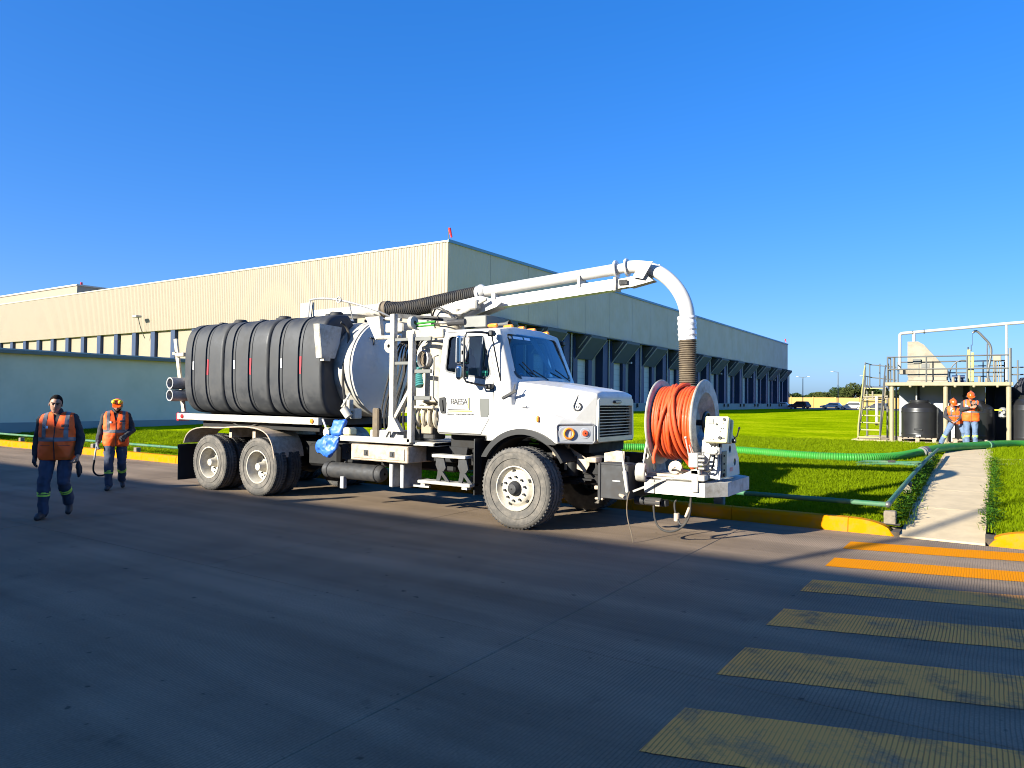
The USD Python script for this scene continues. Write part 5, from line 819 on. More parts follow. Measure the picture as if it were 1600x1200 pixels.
tk.part('stand_inside', box(-2.86, -2.835, 9.05, 9.75, .82, 1.33), steel_black, col); tk.part('stand_panel', [box(-2.79, -2.775, 9.03, 9.22, .83, 1.16, .004)], galv, col)
tk.part('panel_bolt', [cyl((-2.775, 9.10, z), (-2.765, 9.10, z), .012, 8) for z in (.92, 1.0, 1.1)] + [cyl((-2.776, 9.09, .86), (-2.76, 9.09, .86), .024, 10)], steel_black, col)
tk.part('plate_label', [box(-2.789, -2.786, 9.40, 9.52, .88, .93)], pm('red_label', (.55, .22, .2), .5), col)
# console tilted back
Rm = trimesh.transformations.rotation_matrix(math.radians(-14), [1, 0, 0], [-2.8, 8.92, 1.42])
def T_(m): m = tm(m).copy(); m.apply_transform(Rm); return m
con = tk.part('control_console', [T_(box(-2.95, -2.66, 8.86, 8.96, 1.265, 1.595, .012)), T_(box(-2.93, -2.64, 8.96, 9.02, 1.28, 1.58, .01))], console_yellow)
tk.part('dial', [T_(cyl((-2.71, 8.862, 1.555), (-2.71, 8.845, 1.555), .02, 12)), T_(cyl((-2.745, 8.862, 1.32), (-2.745, 8.84, 1.32), .022, 12)), T_(box(-2.72, -2.69, 8.848, 8.86, 1.312, 1.326)), T_(cyl((-2.80, 8.862, 1.49), (-2.80, 8.848, 1.49), .014, 10))] + [T_(cyl((x, 8.862, z), (x, 8.85, z), .007, 8)) for x, z in ((-2.72, 1.50), (-2.74, 1.44), (-2.71, 1.44), (-2.75, 1.40), (-2.86, 1.30), (-2.83, 1.30))], steel_dark, con)
tk.part('console_screen', [T_(box(-2.90, -2.84, 8.852, 8.861, 1.49, 1.56, .003))], vent_grey, con)
tk.part('console_print', [T_(box(-2.92 + .02 * k, -2.908 + .02 * k, 8.857, 8.8605, z, z + .005)) for k in range(7) for z in (1.46, 1.41, 1.37)], grey_light, con, smooth=False)
tk.part('console_lever', [tube([(-2.62, 9.0, 1.33), (-2.585, 9.0, 1.36), (-2.56, 9.0, 1.45)], .008, 6), lathe([(.01, 0), (.016, .01), (.01, .03)], (-2.56, 9.0, 1.445), (.1, 0, 1), 8), cyl((-2.64, 9.0, 1.30), (-2.60, 9.0, 1.30), .03, 10)], plastic_black)
tk.part('valve_block', [box(-2.92, -2.74, 8.80, 8.90, 1.13, 1.22, .012), cyl((-2.79, 8.80, 1.175), (-2.79, 8.78, 1.175), .03, 12), cyl((-2.95, 8.84, 1.18), (-2.90, 8.84, 1.18), .035, 10), cyl((-2.79, 8.85, 1.10), (-2.79, 8.85, 1.14), .015, 8)], white_old)
tk.part('lever_bank', [box(-3.12, -3.0, 8.76, 8.90, .96, 1.14, .01)] + [cyl((-3.12 + .05 * k, 8.78, 1.10), (-3.15 + .05 * k, 8.74, 1.32 - .08 * k), .008, 6) for k in range(2)] + [tm(hull((-3.15, 8.74, 1.33, .018))), box(-3.10, -2.98, 8.78, 8.86, .87, .93, .01)] + [cyl((-3.0, 8.78, .95 + .05 * k), (-2.93, 8.8, .95 + .05 * k), .014, 8) for k in range(4)], white_old)
tk.part('control_hose', [tube(spline(p, 20), .011, 6) for p in ([(-2.98, 8.82, .96), (-2.88, 8.86, .92), (-2.84, 8.9, 1.05), (-2.83, 8.92, 1.25)], [(-2.98, 8.82, 1.05), (-2.9, 8.78, 1.0), (-2.86, 8.84, 1.15), (-2.86, 8.86, 1.26)], [(-3.3, 8.9, .82), (-3.2, 8.82, .85), (-3.08, 8.80, .93)], [(-3.45, 9.1, .82), (-3.35, 8.95, .9), (-3.2, 8.95, .84), (-3.05, 9.0, .82)])], hose_black)
tk.part('carriage_clutter', [box(-3.30, -3.25, 8.90, 8.98, .81, .86, .01), box(-3.22, -3.18, 8.9, 8.96, .81, .87, .01), beam((-3.75, 8.9, .83), (-3.2, 8.88, .83), .05, .03), torus((-3.4, 9.2, .86), (0, .2, 1), .12, .018, 24, 6), lathe([(.01, 0), (.09, .0), (.09, .06), (.01, .06)], (-3.4, 9.1, .90), (0, -1, .4), 16)], tan_steel)
tk.part('hose_guide', [lathe([(.05, 0), (.11, .0), (.12, .02), (.12, .10), (.11, .12), (.05, .12)], (-3.80, 8.73, .86), (1, .2, 0), 20), beam((-3.80, 8.62, .62), (-3.40, 8.72, .80), .025, .025), cyl((-3.98, 8.66, 1.12), (-3.90, 8.58, .86), .017, 8), tm(hull((-3.9, 8.58, .86, .028), (-3.85, 8.55, .62, .022)))], white_old)
tk.part('dangling_cable', [tube(spline([(-3.82, 8.56, .62), (-3.84, 8.52, .45), (-3.80, 8.48, .25), (-3.74, 8.44, .12), (-3.71, 8.42, .01)], 24), .007, 6)], hose_brown)
tk.part('hanging_hose', [tube(spline([(-3.60, 8.82, .46), (-3.58, 8.80, .30), (-3.52, 8.78, .18), (-3.38, 8.76, .13), (-3.22, 8.78, .19), (-3.12, 8.80, .34), (-3.10, 8.8, .52), (-3.08, 8.80, .66)], 40), .014, 8), tube(spline([(-3.30, 8.85, .52), (-3.30, 8.84, .32), (-3.22, 8.82, .22), (-3.14, 8.82, .36), (-3.12, 8.82, .5)], 30), .013, 8)], hose_black)
tk.part('hose_coupling', [cyl((-3.30, 8.85, .36), (-3.30, 8.85, .26), .035, 12), cyl((-3.66, 8.80, .47), (-3.54, 8.80, .46), .02, 10), box(-3.57, -3.50, 8.78, 8.84, .43, .50, .01), cyl((-3.10, 8.78, .66), (-3.06, 8.76, .70), .03, 8), tm(hull((-3.12, 8.80, .44, .02), (-3.16, 8.80, .34, .018)))], tan_steel)
# ================================================================== THINGS ON AND BESIDE THE TRUCK
def cloth(balls, amp, sc, seed, L=.02): return crumple(smooth_m(hull(*balls), L, 4), amp, sc, seed)
bt = Thing('blue_tarp', 'crumpled blue tarpaulin wrapped round the valve between tank and tool box', 'tarpaulin', (-9.2, 8.4, .8))
bt.part('lower_fold', [cloth([(-9.42, 8.36, 1.00, .05), (-9.15, 8.36, .84, .06), (-8.95, 8.38, 1.12, .03), (-9.46, 8.42, .88, .04), (-9.18, 8.34, 1.14, .03), (-9.0, 8.37, .95, .03)], .045, 9, 1)], tarp_blue, smooth=25); bt.part('upper_fold', [cloth([(-9.12, 8.42, 1.18, .05), (-8.95, 8.42, 1.20, .05), (-9.10, 8.46, 1.36, .05), (-8.90, 8.46, 1.38, .04)], .03, 8, 4)], tarp_blue, smooth=25)
vv = Thing('drain_valve', 'brass valve with lever handle above the blue tarpaulin', 'valve', (-9.2, 8.38, 1.1)); vv.part('body', [cyl((-9.22, 8.38, 1.12), (-9.20, 8.38, 1.28), .05, 14), cyl((-9.21, 8.34, 1.2), (-9.21, 8.44, 1.2), .07, 14)], console_yellow); vv.part('lever', beam((-9.22, 8.36, 1.26), (-9.30, 8.35, 1.42), .02, .03), steel_grey)
jn = Thing('junction_box', 'small worn cream junction box lying on the white side deck', 'box', (-8.85, 8.5, 1.16)); jn.part('body', box(-8.98, -8.74, 8.42, 8.6, 1.165, 1.28, .02), console_yellow); jn.part('lid', box(-8.96, -8.78, 8.44, 8.58, 1.278, 1.292, .006), cream)
sb = Thing('foam_block', 'long dusty grey foam block on the side deck under the ladder rack', 'foam block', (-8.1, 8.6, 1.11)); sb.part('block', crumple(smooth_m(rconvex([(x, y, z) for x in (-8.38, -7.68) for y in (8.56, 8.80) for z in (1.13, 1.25)], .02), .03, 3), .008, 9, 3), steel_grey, smooth=30)
for x in (-8.2, -7.95): sb.part('strap', box(x, x + .015, 8.535, 8.83, 1.105, 1.275, .003), plastic_black)
# green pipe rail on stone posts along the kerb and the path
PZ = .37
pr = Thing('pipe_rail', 'low green pipe rail on stone posts along the kerb and the path edge', 'pipe rail', (-1.15, 11.36, 0.1))
for k in range(16): a, b = -1.16 - 6 * k, -1.16 - 6 * (k + 1); pr.part('rail_pipe', cyl((a, 11.36, PZ), (b, 11.36, PZ), .036, 12), pipe_green); pr.part('pipe_joint', cyl((b - .05, 11.36, PZ), (b + .05, 11.36, PZ), .043, 12), pipe_green)
pr.part('rail_pipe', tube([(-1.16, 11.36, PZ), (-1.14, 15.0, .48), (-1.10, 18.5, .58), (-1.06, 21.8, .62)], .036, 12), pipe_green); pr.part('elbow', tm(hull((-1.16, 11.36, PZ, .044), (-1.16, 11.40, PZ, .044))), galv)
for k in range(34): x = -1.13 - 2.4 * k; pr.part('stone_post', crumple(smooth_m(rconvex([(x + a, 11.36 + b, z) for a in (-.055, .055) for b in (-.05, .05) for z in (.02, .27)], .02), .03, 2), .008, 12, k), stone)
for y in (14.2, 17.4, 20.6): pr.part('stone_post', box(-1.20, -1.08, y - .06, y + .06, lz(y) - .05, lz(y) + .24, .015), stone)
# green suction hoses on the lawn
gh = Thing('suction_hose', 'long ribbed bright green suction hose lying across the lawn', 'hose', (-3, 19.3, .35))
hp_ = [(-9.5, 18.6, .44), (-7.5, 19.6, .46), (-5.7, 19.75, .47), (-4.4, 19.35, .46), (-3.2, 19.15, .455), (-2.3, 19.5, .465), (-1.75, 20.6, .48), (-1.42, 22.2, .50)]
gh.part('ribbed_tube', corrugated(hp_, .108, .055, .007, 16), hose_green); gh.part('coupling', [cyl((-1.46, 22.0, .50), (-1.37, 22.5, .52), .135, 18), cyl((-1.44, 22.12, .50), (-1.42, 22.2, .50), .15, 18)], galv)
gh.part('smooth_tube', tube(spline([(-1.40, 22.35, .52), (-1.1, 23.3, .56), (-.66, 24.7, .57), (-.1, 25.9, .57), (.5, 27.2, .58), (1.0, 28.0, .56), (1.9, 28.2, .57)], 50), .115, 16), hose_green); gh.part('coupling', cyl((.02, 26.1, .575), (.06, 26.2, .575), .128, 16), pipe_green)
g2 = Thing('garden_hose', 'thin green pipe lying in the grass beneath the big ribbed hose', 'pipe', (-1.8, 19.0, .35)); g2.part('tube', tube(spline([(-2.55, 18.7, .36), (-2.31, 19.0, .40), (-1.9, 19.1, .40), (-1.3, 19.25, .42), (-1.08, 19.5, .44)], 20), .045, 10), pipe_green); g2.part('tube', tube(spline([(-2.5, 18.3, .36), (-2.2, 18.5, .39), (-1.2, 18.7, .40)], 12), .03, 8), pipe_green); g2.part('tee_joint', cyl((-1.95, 19.08, .40), (-1.8, 19.12, .40), .06, 10), steel_dark)

# ================================================================== TANK PLATFORM
PB, PX0, PX1, PF, PK, PT = .46, -2.92, .62, 28.35, 31.9, 2.54
tp = Thing('tank_platform', 'steel platform on posts with a railed deck over black water tanks', 'platform', (-1.1, 30, PB))
tp.part('floor_slab', box(-4.1, 2.6, 28.2, 33.0, .25, PB + .03, .01), concrete)
for x in (-2.78, -1.16, .60):
    p = tp.part('post', cyl((x, 28.45, PB + .02), (x, 28.45, PT - .12), .075, 14), gantry); tp.part('base_plate', box(x - .14, x + .14, 28.31, 28.59, PB + .03, PB + .05), gantry, p)
    tp.part('post', cyl((x, 31.6, PB), (x, 31.6, PT - .12), .075, 12), gantry)
for x in (-2.66, -1.04): tp.part('stud', box(x - .03, x + .03, 28.62, 28.68, PB + .03, PT - .12), galv)
tp.part('fascia', [box(PX0, PX1 + .1, PF - .05, PF + .0, PT - .12, PT, .008)], gantry); tp.part('deck', box(PX0, PX1 + .1, PF, PK, PT - .09, PT - .02, .006), steel_dark); tp.part('edge_beam', box(PX0 - .05, PX0, PF - .05, PK, PT - .12, PT), gantry)
for x in (-2.2, -1.9 + .1, -.35, .12 - 1.0, .3): tp.part('under_bolt', tm(hull((x, PF - .02, PT - .14, .045))), gantry)
def rail_run(a, b, nposts, zs=(.45, .88), mat=galv, t_=tp):
    a, b = np.array(a, float), np.array(b, float)
    for z in zs: t_.part('rail', cyl(a + [0, 0, z], b + [0, 0, z], .024, 8), mat)
    for q in np.linspace(0, 1, nposts): p = a + (b - a) * q; t_.part('rail_post', cyl(p, p + [0, 0, zs[-1] + .02], .024, 8), mat)
rail_run((PX0 + .02, PF - .02, PT), (PX1 + .02, PF - .02, PT), 4); rail_run((PX0 + .02, PK, PT), (PX1, PK, PT), 4); rail_run((PX0 + .02, PF, PT), (PX0 + .02, PF + .9, PT), 2)
tp.part('rail_post', cyl((PX1 + .02, PF - .02, PT - .1), (PX1 + .02, PF - .02, PT + 1.10), .045, 10), galv); tp.part('rail_post', cyl((PX0 + .22, PF + .02, PT - .1), (PX0 + .22, PF + .02, PT + .90), .04, 10), galv)
tp.part('inner_rail', [cyl((-.55, 30.2, PT + z), (.55, 30.2, PT + z), .02, 8) for z in (.25, .62)] + [cyl((x, 30.2, PT), (x, 30.2, PT + .78), .02, 8) for x in (-.9, -.55, -.1, .25, .52)] + [tube(spline([(-1.0, 29.6, PT), (-1.0, 29.6, PT + .6), (-.9, 29.6, PT + .72), (-.5, 29.6, PT + .74)], 14), .02, 8)], galv)
tp.part('deck_pump', [box(-1.05, -.6, 29.0, 29.2, PT, PT + .08, .01), cyl((-1.0, 29.1, PT + .2), (-.62, 29.1, PT + .2), .06, 12), cyl((-.7, 29.1, PT), (-.7, 29.1, PT + .2), .04, 8)], blue_navy); tp.part('deck_valve', [cyl((x, 28.8, PT), (x, 28.8, PT + h), .045, 10) for x, h in ((-.95, .18), (-.78, .24), (-.2, .2), (.0, .14))], frp)
wl = Thing('tank_shed', 'pale grey rendered wall behind the black water tanks under the deck', 'wall', (-1.2, 29.7, PB)); wl.part('wall', box(-2.66, -.04, 29.72, 29.85, PB, PT - .1), grey_paint); wl.part('side_wall', box(-2.66, -2.55, 29.86, 32.5, PB, PT - .1), grey_paint); wl.part('dark_opening', box(-.035, .9, 31.4, 31.5, PB, PT - .1), dark_wall); wl.part('wall_pipe', [cyl((-2.05, 29.66, 1.3), (-2.05, 29.66, PT - .1), .04, 10), cyl((-.60, 29.62, 1.6), (-.60, 29.62, PT - .1), .085, 14), cyl((-.60, 29.62, 2.06), (-.60, 29.62, 2.12), .11, 14), cyl((.25, 31.3, PB), (.25, 31.3, PT), .04, 8)], steel_dark)
# stairs
stc = Thing('metal_staircase', 'steep yellowish metal staircase with handrails at the left of the tank platform', 'staircase', (-3.5, 28.6, PB))
SX0, SX1, SY0, SY1, SZ1 = -3.86, -3.16, 28.45, 30.25, 2.38
stc.part('base_pad', box(-4.05, -2.95, 28.3, 30.6, .3, PB + .05, .01), concrete)
for x in (SX0, SX1): stc.part('stringer', beam((x, SY0, PB + .05), (x, SY1, SZ1), .04, .12), gantry)
for k in range(8):
    q = (k + .25) / 7.6; stc.part('tread', box(SX0 + .02, SX1 - .02, SY0 + (SY1 - SY0) * q - .10, SY0 + (SY1 - SY0) * q + .12, PB + .05 + (SZ1 - PB) * q, PB + .09 + (SZ1 - PB) * q, .005), yellow_rail)
stc.part('landing', box(SX0 - .1, PX0 - .06, SY1, SY1 + 1.3, SZ1 - .02, SZ1 + .06, .005), blue_navy)
for x in (SX0, SX1):
    stc.part('handrail', tube([(x, SY0 + .02, PB), (x, SY0 + .1, PB + .55), (x, SY1 - .25, SZ1 + .62), (x, SY1, SZ1 + .85)], .024, 8), yellow_rail if x == SX0 else galv); stc.part('handrail', cyl((x, SY0 + .05, PB + .2), (x, SY1, SZ1 + .45), .02, 8), galv)
for x in (SX0, SX1): stc.part('landing_leg', cyl((x, SY1 + .6, PB), (x, SY1 + .6, SZ1), .04, 8), galv)
stc.part('landing_rail', [cyl((SX0, SY1, SZ1 + z), (SX0 + .05, SY1 + 1.3, SZ1 + z), .02, 8) for z in (.45, .95)] + [cyl((SX0, SY1 + 1.3, SZ1 + z), (PX0, SY1 + 1.3, SZ1 + z - .12), .02, 8) for z in (.45, .95)] + [cyl((x, SY1 + d, SZ1), (x, SY1 + d, SZ1 + .98), .022, 8) for x, d in ((SX0, 0.02), (SX0, 1.3), (-3.5, 1.3), (-3.2, 1.3))], galv)
stc.part('white_tube', cyl((-3.34, 29.2, 1.0), (-3.34, 29.2, 2.05), .055, 12), pvc); stc.part('cross_pipe', [cyl((-3.9, 29.4, 2.02), (-3.0, 29.4, 2.06), .03, 8), cyl((-3.9, 29.4, 1.93), (-3.0, 29.4, 1.96), .03, 8), cyl((-3.5, 29.4, 1.96), (-3.5, 29.4, 2.25), .03, 8)], frp)
# water tanks and pallets
def water_tank(name, r, h, lab):
    t = Thing('water_tank', lab, 'water tank', (0, 0, 0), 'black plastic water tanks under the platform')
    pr_ = [(.01, 0), (r - .02, 0), (r, .03)]
    for z in (h * .08, h * .66): pr_ += [(r, z), (r + .008, z + .02), (r + .008, z + .05), (r, z + .07)]
    pr_ += [(r, h * .78), (r - .01, h * .80), (r * .80, h * .88), (r * .55, h * .93)]
    t.part('body', lathe(pr_, (0, 0, 0), (0, 0, 1), 40), tank_black, smooth=30); t.part('lid', lathe([(r * .55, h * .93), (r * .56, h * .95), (r * .56, h * .965), (r * .50, h * .97), (r * .50, h), (.01, h + .01)], (0, 0, 0), (0, 0, 1), 32), tank_black, smooth=30); t.part('drain_fitting', [cyl((0, -r + .02, .09), (0, -r - .07, .09), .04, 12), box(-.08, .08, -r - .02, -r + .04, .05, .13, .01)], steel_grey); t.part('outlet_box', box(-.13, .13, -r - .015, -r + .05, .28, .34, .01), tank_black)
    return t
def pallet():
    t = Thing('pallet', 'weathered wooden pallet under the nearest black water tank', 'pallet', (0, 0, 0), 'wooden pallets under the water tanks')
    for k in range(7): t.part('top_board', box(-.6 + .175 * k, -.6 + .175 * k + .13, -.55, .55, .115, .14, .004), wood)
    for y in (-.5, 0, .5):
        t.part('runner', box(-.6, .58, y - .05, y + .05, .092, .114), wood)
        for x in (-.53, 0, .5): t.part('block', box(x - .06, x + .06, y - .05, y + .05, 0, .091), wood)
    return t
pal = pallet(); UsdGeom.Xformable(pal.prim).GetOrderedXformOps()[0].Set(Gf.Vec3d(-2.0, 29.02, PB + .03)); copy_of(pal, 'pallet', 'wooden pallet under the middle water tank, behind the two helmeted men', 'pallet', (-.38, 29.05, PB + .03), 3, 'wooden pallets under the water tanks')
wt = water_tank('w', .565, 1.32, 'black water tank standing alone near the stairs under the deck'); UsdGeom.Xformable(wt.prim).GetOrderedXformOps()[0].Set(Gf.Vec3d(-1.97, 29.03, PB + .145)); wt.part('standpipe', cyl((-.10, .1, 1.32), (-.10, .1, 1.90), .025, 8), pvc)
copy_of(wt, 'water_tank', 'black water tank half hidden behind the two men in orange helmets', 'water tank', (-.35, 29.08, PB + .145), 0, 'black plastic water tanks under the platform')
copy_of(wt, 'water_tank', 'larger black water tank cut off by the right edge of the picture', 'water tank', (1.25, 29.0, PB + .10), 40, 'black plastic water tanks under the platform', 1.18)
vt = Thing('yellow_valve', 'small fitting with a yellow handle on the tank by the right-hand post', 'valve', (.40, 28.9, 1.6)); vt.part('handle', box(.22, .42, 28.62, 28.66, 1.60, 1.65, .008), yellow_cup); vt.part('body', [cyl((.45, 28.7, 1.55), (.45, 28.95, 1.6), .06, 12), lathe([(.05, 0), (.12, .05), (.12, .3), (.05, .36)], (.45, 28.95, 1.35), (0, 0, 1), 16)], steel_grey)
bk = Thing('dark_shed', 'dark tank housing at the right edge behind the platform', 'shed', (2, 31, PB)); bk.part('wall', [lathe([(1.2, 0), (1.2, 2.0), (1.0, 2.3), (.02, 2.4)], (2.0, 31.2, PB), (0, 0, 1), 36)], dark_wall); bk.part('railing', [cyl((.9 + .4 * k, 30.4, 2.5), (.9 + .4 * k, 30.4, 3.35), .024, 8) for k in range(4)] + [cyl((.7, 30.4, z), (3, 30.4, z), .022, 8) for z in (2.85, 3.1)], galv)
# things on the deck
hx = Thing('hopper', 'stained cream settling hopper with a sloping side on the deck', 'hopper', (-1.9, 29.2, PT))
hx.part('body', prism([(-2.32, 2.74), (-2.32, 3.98), (-2.0, 3.98), (-1.82, 3.86), (-1.12, 2.98), (-1.12, 2.74)], 'xz', 28.75, 29.9), frp); hx.part('base_frame', [box(-2.34, -1.10, 28.72, 29.92, PT, PT + .07, .01), box(-2.30, -1.14, 28.76, 29.88, PT + .075, PT + .20, .01)], frp)
hx.part('panel_seam', [box(-2.33, -1.98, 28.735, 28.749, 3.18, 3.20), box(-1.985, -1.965, 28.735, 28.749, 2.74, 3.2)], galv); hx.part('name_plate', [box(-1.9, -1.65, 28.738, 28.748, 3.05, 3.2)], galv); hx.part('latch_box', box(-2.15, -1.9, 28.68, 28.745, 3.22, 3.36, .01), galv)
hx.part('foot', [box(-1.3, -1.2, 28.78, 28.88, PT, PT + .25, .01), box(-2.6, -2.3, 29.0, 29.3, PT + .3, PT + .5, .02)], frp)
wpz = Thing('overhead_pipe', 'white overhead pipe running above the platform from the hopper to the right', 'pipe', (-1, 29.3, 3))
wpz.part('pipe', tube([(-2.62, 29.4, PT + .5), (-2.62, 29.4, 4.24), (-2.60, 29.4, 4.31), (-2.53, 29.4, 4.335), (-.8, 29.4, 4.44), (.5, 29.3, 4.52), (3.5, 29.1, 4.66)], .055, 14), pvc); wpz.part('drop_pipe', cyl((-2.17, 29.4, 3.95), (-2.17, 29.4, 4.34), .055, 14), pvc); wpz.part('support', cyl((.56, 29.3, PT), (.56, 29.3, 4.50), .04, 10), pvc)
for x, z in ((-2.2, 4.34), (-1.85, 4.37), (.56, 4.52)): wpz.part('pipe_clamp', cyl((x - .02, 29.4, z), (x + .02, 29.4, z + .003), .075, 14), galv)
yl_ = Thing('yellow_column', 'tall yellow painted column standing on the deck', 'column', (-.5, 29.4, PT)); yl_.part('column', [box(-.56, -.46, 29.35, 29.45, PT, PT + 1.15, .01), box(-.44, -.36, 29.35, 29.45, PT, PT + 1.05, .01)], yellow_rail); yl_.part('tips', [cyl((-.53, 29.4, PT + 1.15), (-.53, 29.4, PT + 1.24), .02, 8), cyl((-.44, 29.4, PT + 1.1), (-.44, 29.4, PT + 1.32), .012, 6)], steel_dark)
dv = Thing('davit_arm', 'grey davit arm with a bent top on the deck', 'davit', (.1, 29.6, PT)); dv.part('arm', [tube(spline([(.12, 29.6, PT), (.12, 29.6, PT + .9), (.10, 29.6, PT + 1.3), (-.12, 29.6, PT + 1.62), (-.33, 29.6, PT + 1.80), (-.40, 29.6, PT + 1.74)], 30), .04, 10), cyl((.02, 29.6, PT), (.02, 29.6, PT + 1.35), .02, 8)], galv); dv.part('cable', cyl((-.40, 29.6, PT + 1.74), (-.41, 29.6, PT + 1.3), .008, 6), steel_dark); dv.part('winch', [box(.18, .42, 29.5, 29.7, PT + .75, PT + .95, .02)] + [cyl((.2 + .07 * k, 29.6, PT), (.2 + .07 * k, 29.6, PT + .75), .018, 6) for k in range(4)], frp)
# ================================================================== PEOPLE
def R3(yaw=0, pitch=0, roll=0):
    cy, sy, cp, sp, cr, sr = math.cos(yaw), math.sin(yaw), math.cos(pitch), math.sin(pitch), math.cos(roll), math.sin(roll)
    return np.array([[cy, -sy, 0], [sy, cy, 0], [0, 0, 1]]) @ np.array([[cp, 0, sp], [0, 1, 0], [-sp, 0, cp]]) @ np.array([[1, 0, 0], [0, cr, -sr], [0, sr, cr]])
def tf(m, R, t): m = tm(m).copy(); m.vertices = m.vertices @ R.T + t; return m
def hand_balls(w, d, n, th, curl, k=1.0):
    """wrist w, direction d (to the fingers), palm normal n (fingers curl towards n), th thumb side; returns list of hulls"""
    d, n, th = (np.array(x, float) / np.linalg.norm(x) for x in (d, n, th)); out = []
    P = lambda a, b, c: w + d * a + th * b + n * c
    out.append(hull((*P(.0, -.012, 0), .022 * k), (*P(.0, .012, 0), .022 * k), (*P(.085, -.032, 0), .014 * k), (*P(.088, .030, 0), .015 * k)))
    for i, (o, L) in enumerate(((.030, .075), (.010, .083), (-.011, .077), (-.031, .060))):
        p = P(.088, o, 0); ang = 0.15; r = .0095 * k
        for seg in range(3):
            ang += curl * (.75 if seg == 0 else 1.0); l = L * (.45, .32, .23)[seg]; q = p + (d * math.cos(ang) + n * math.sin(ang)) * l
            out.append(hull((*p, r), (*q, r * .9))); p, r = q, r * .9
    p = P(.03, .032, .004); q = p + d * .03 + th * .026 + n * .012; s = q + d * .026 + n * .016 + th * .004; e = s + d * .022 + n * .012
    out += [hull((*P(.015, .018, 0), .015 * k), (*p, .013 * k)), hull((*p, .013 * k), (*q, .0115 * k)), hull((*q, .0115 * k), (*s, .0105 * k)), hull((*s, .0105 * k), (*e, .009 * k))]
    return out
def person(name_label, loc, heading, H, J_, W=1.0, head=(0, 0, 0), vest='full', hat=None, beard=False, gl=None, denim_mat=None, hands=None, collar=True):
    """J_: joints in local metres for a 1.70 m body (x forward, y left). head: yaw, pitch, roll."""
    t = Thing('person', name_label, 'person', loc); s = H / 1.70; Rb = R3(math.radians(heading)); L0 = np.asarray(loc, float)
    place = lambda m: tf(m, Rb * s, L0)
    j = {k: np.array(v, float) for k, v in J_.items()}; b = lambda p, r: (*p, r)
    def uni(l):
        o = l[0]
        for x in l[1:]: o = o + x
        return o
    def limbs(leg, arm, dl, da):
        o = []
        if leg:
            for q in 'lr': o += [hull(b(j['hip' + q], .088 + dl), b(j['knee' + q], .060 + dl)), hull(b(j['knee' + q], .058 + dl), b(j['knee' + q] * .6 + j['ankle' + q] * .4 + [-.015, 0, 0], .055 + dl), b(j['ankle' + q], .040 + dl))]
        if arm:
            for q in 'lr': o += [hull(b(j['sh' + q], .056 + da), b(j['elb' + q], .043 + da)), hull(b(j['elb' + q], .042 + da), b(j['wr' + q], .029 + da))]
        return o
    lat = np.array([0, 1.0, 0]); px, ws_, ch = j['pelvis'], j['waist'], j['chest']; sl, sr_ = j['shl'], j['shr']
    def torso(d):
        e = d
        return [hull(b(px + lat * .085 * W, .098 * W + e), b(px - lat * .085 * W, .098 * W + e), b(ws_ + lat * .075 * W, .105 * W + e), b(ws_ - lat * .075 * W, .105 * W + e), b(ws_ + [.03 * W, 0, 0], .11 * W + e)), hull(b(ws_ + lat * .075 * W, .105 * W + e), b(ws_ - lat * .075 * W, .105 * W + e), b(ws_ + [.03 * W, 0, 0], .11 * W + e), b(ch + lat * .09 * W, .10 * W ** .5 + e), b(ch - lat * .09 * W, .10 * W ** .5 + e)),
                hull(b(ch + lat * .09 * W, .10 * W ** .5 + e), b(ch - lat * .09 * W, .10 * W ** .5 + e), b(sl * .9 + sr_ * .1, .062 + e), b(sr_ * .9 + sl * .1, .062 + e), b(j['neck'] + [-.01, 0, -.03], .06 + e))]
    Hc = j['head']; Rh = R3(*head); hp3 = lambda p: Hc + Rh @ np.asarray(p, float)
    ell = lambda c, sx, sy_, sz: m3.Manifold.hull_points(np.array([hp3(np.asarray(c) + v * [sx, sy_, sz]) for v in _S]))
    skull = [ell((-.012, 0, .02), .098, .076, .100), m3.Manifold.hull_points(np.vstack([[hp3(np.array([.02, 0, -.01]) + v * [.068, .066, .08]) for v in _S], [hp3(np.array([.052, 0, -.098]) + v * [.030, .030, .020]) for v in _S], [hp3(np.array([-.01, 0, -.075]) + v * [.05, .058, .03]) for v in _S]])),
             m3.Manifold.hull_points(np.vstack([[hp3(np.array([.086, 0, .018]) + v * .009) for v in _S1], [hp3(np.array([.107, 0, -.020]) + v * [.011, .014, .009]) for v in _S1]])), ell((.078, .030, .028), .016, .022, .009), ell((.078, -.030, .028), .016, .022, .009)]
    for sd in (-1, 1): skull.append(ell((-.005, sd * .077, -.010), .018, .008, .028))
    hd_ = []
    for q in 'lr':
        dflt = dict(d=j['wr' + q] - j['elb' + q], n=np.array([.25, -1 if q == 'l' else 1, 0]), th=np.array([1.0, 0, 0.15]), curl=.32)
        dflt.update((hands or {}).get(q, {})); hd_.append((j['wr' + q], dflt))
    body = uni(torso(0) + limbs(True, True, 0, 0) + [hull(b(j['neck'] + [0, 0, -.04], .055), b(Hc + Rh @ np.array([-.015, 0, -.06]), .05))] + skull)
    for q in 'lr': body += hull(b(j['ankle' + q] + [-.03, 0, -.04], .035), b(j['toe' + q], .028))
    for w, d in hd_: body += uni(hand_balls(w, d['d'], d['n'], d['th'], d['curl']))
    bm = smooth_m(body, .016, 6); t.part('body', place(bm), skin, smooth=60)
    # face
    fp = lambda p, r: tm(hull((*hp3(p), r)))
    for sd in (-1, 1): e_ = t.part('eye', place(fp((.078, sd * .031, .012), .0105)), eye_m)
    t.part('eyebrow', place(J([tm(m3.Manifold.hull_points(np.array([hp3(np.array([.090, sd * y, .034 + z]) + v * .0055) for y, z in ((.014, -.003), (.047, .003)) for v in _S1]))) for sd in (-1, 1)])), hair)
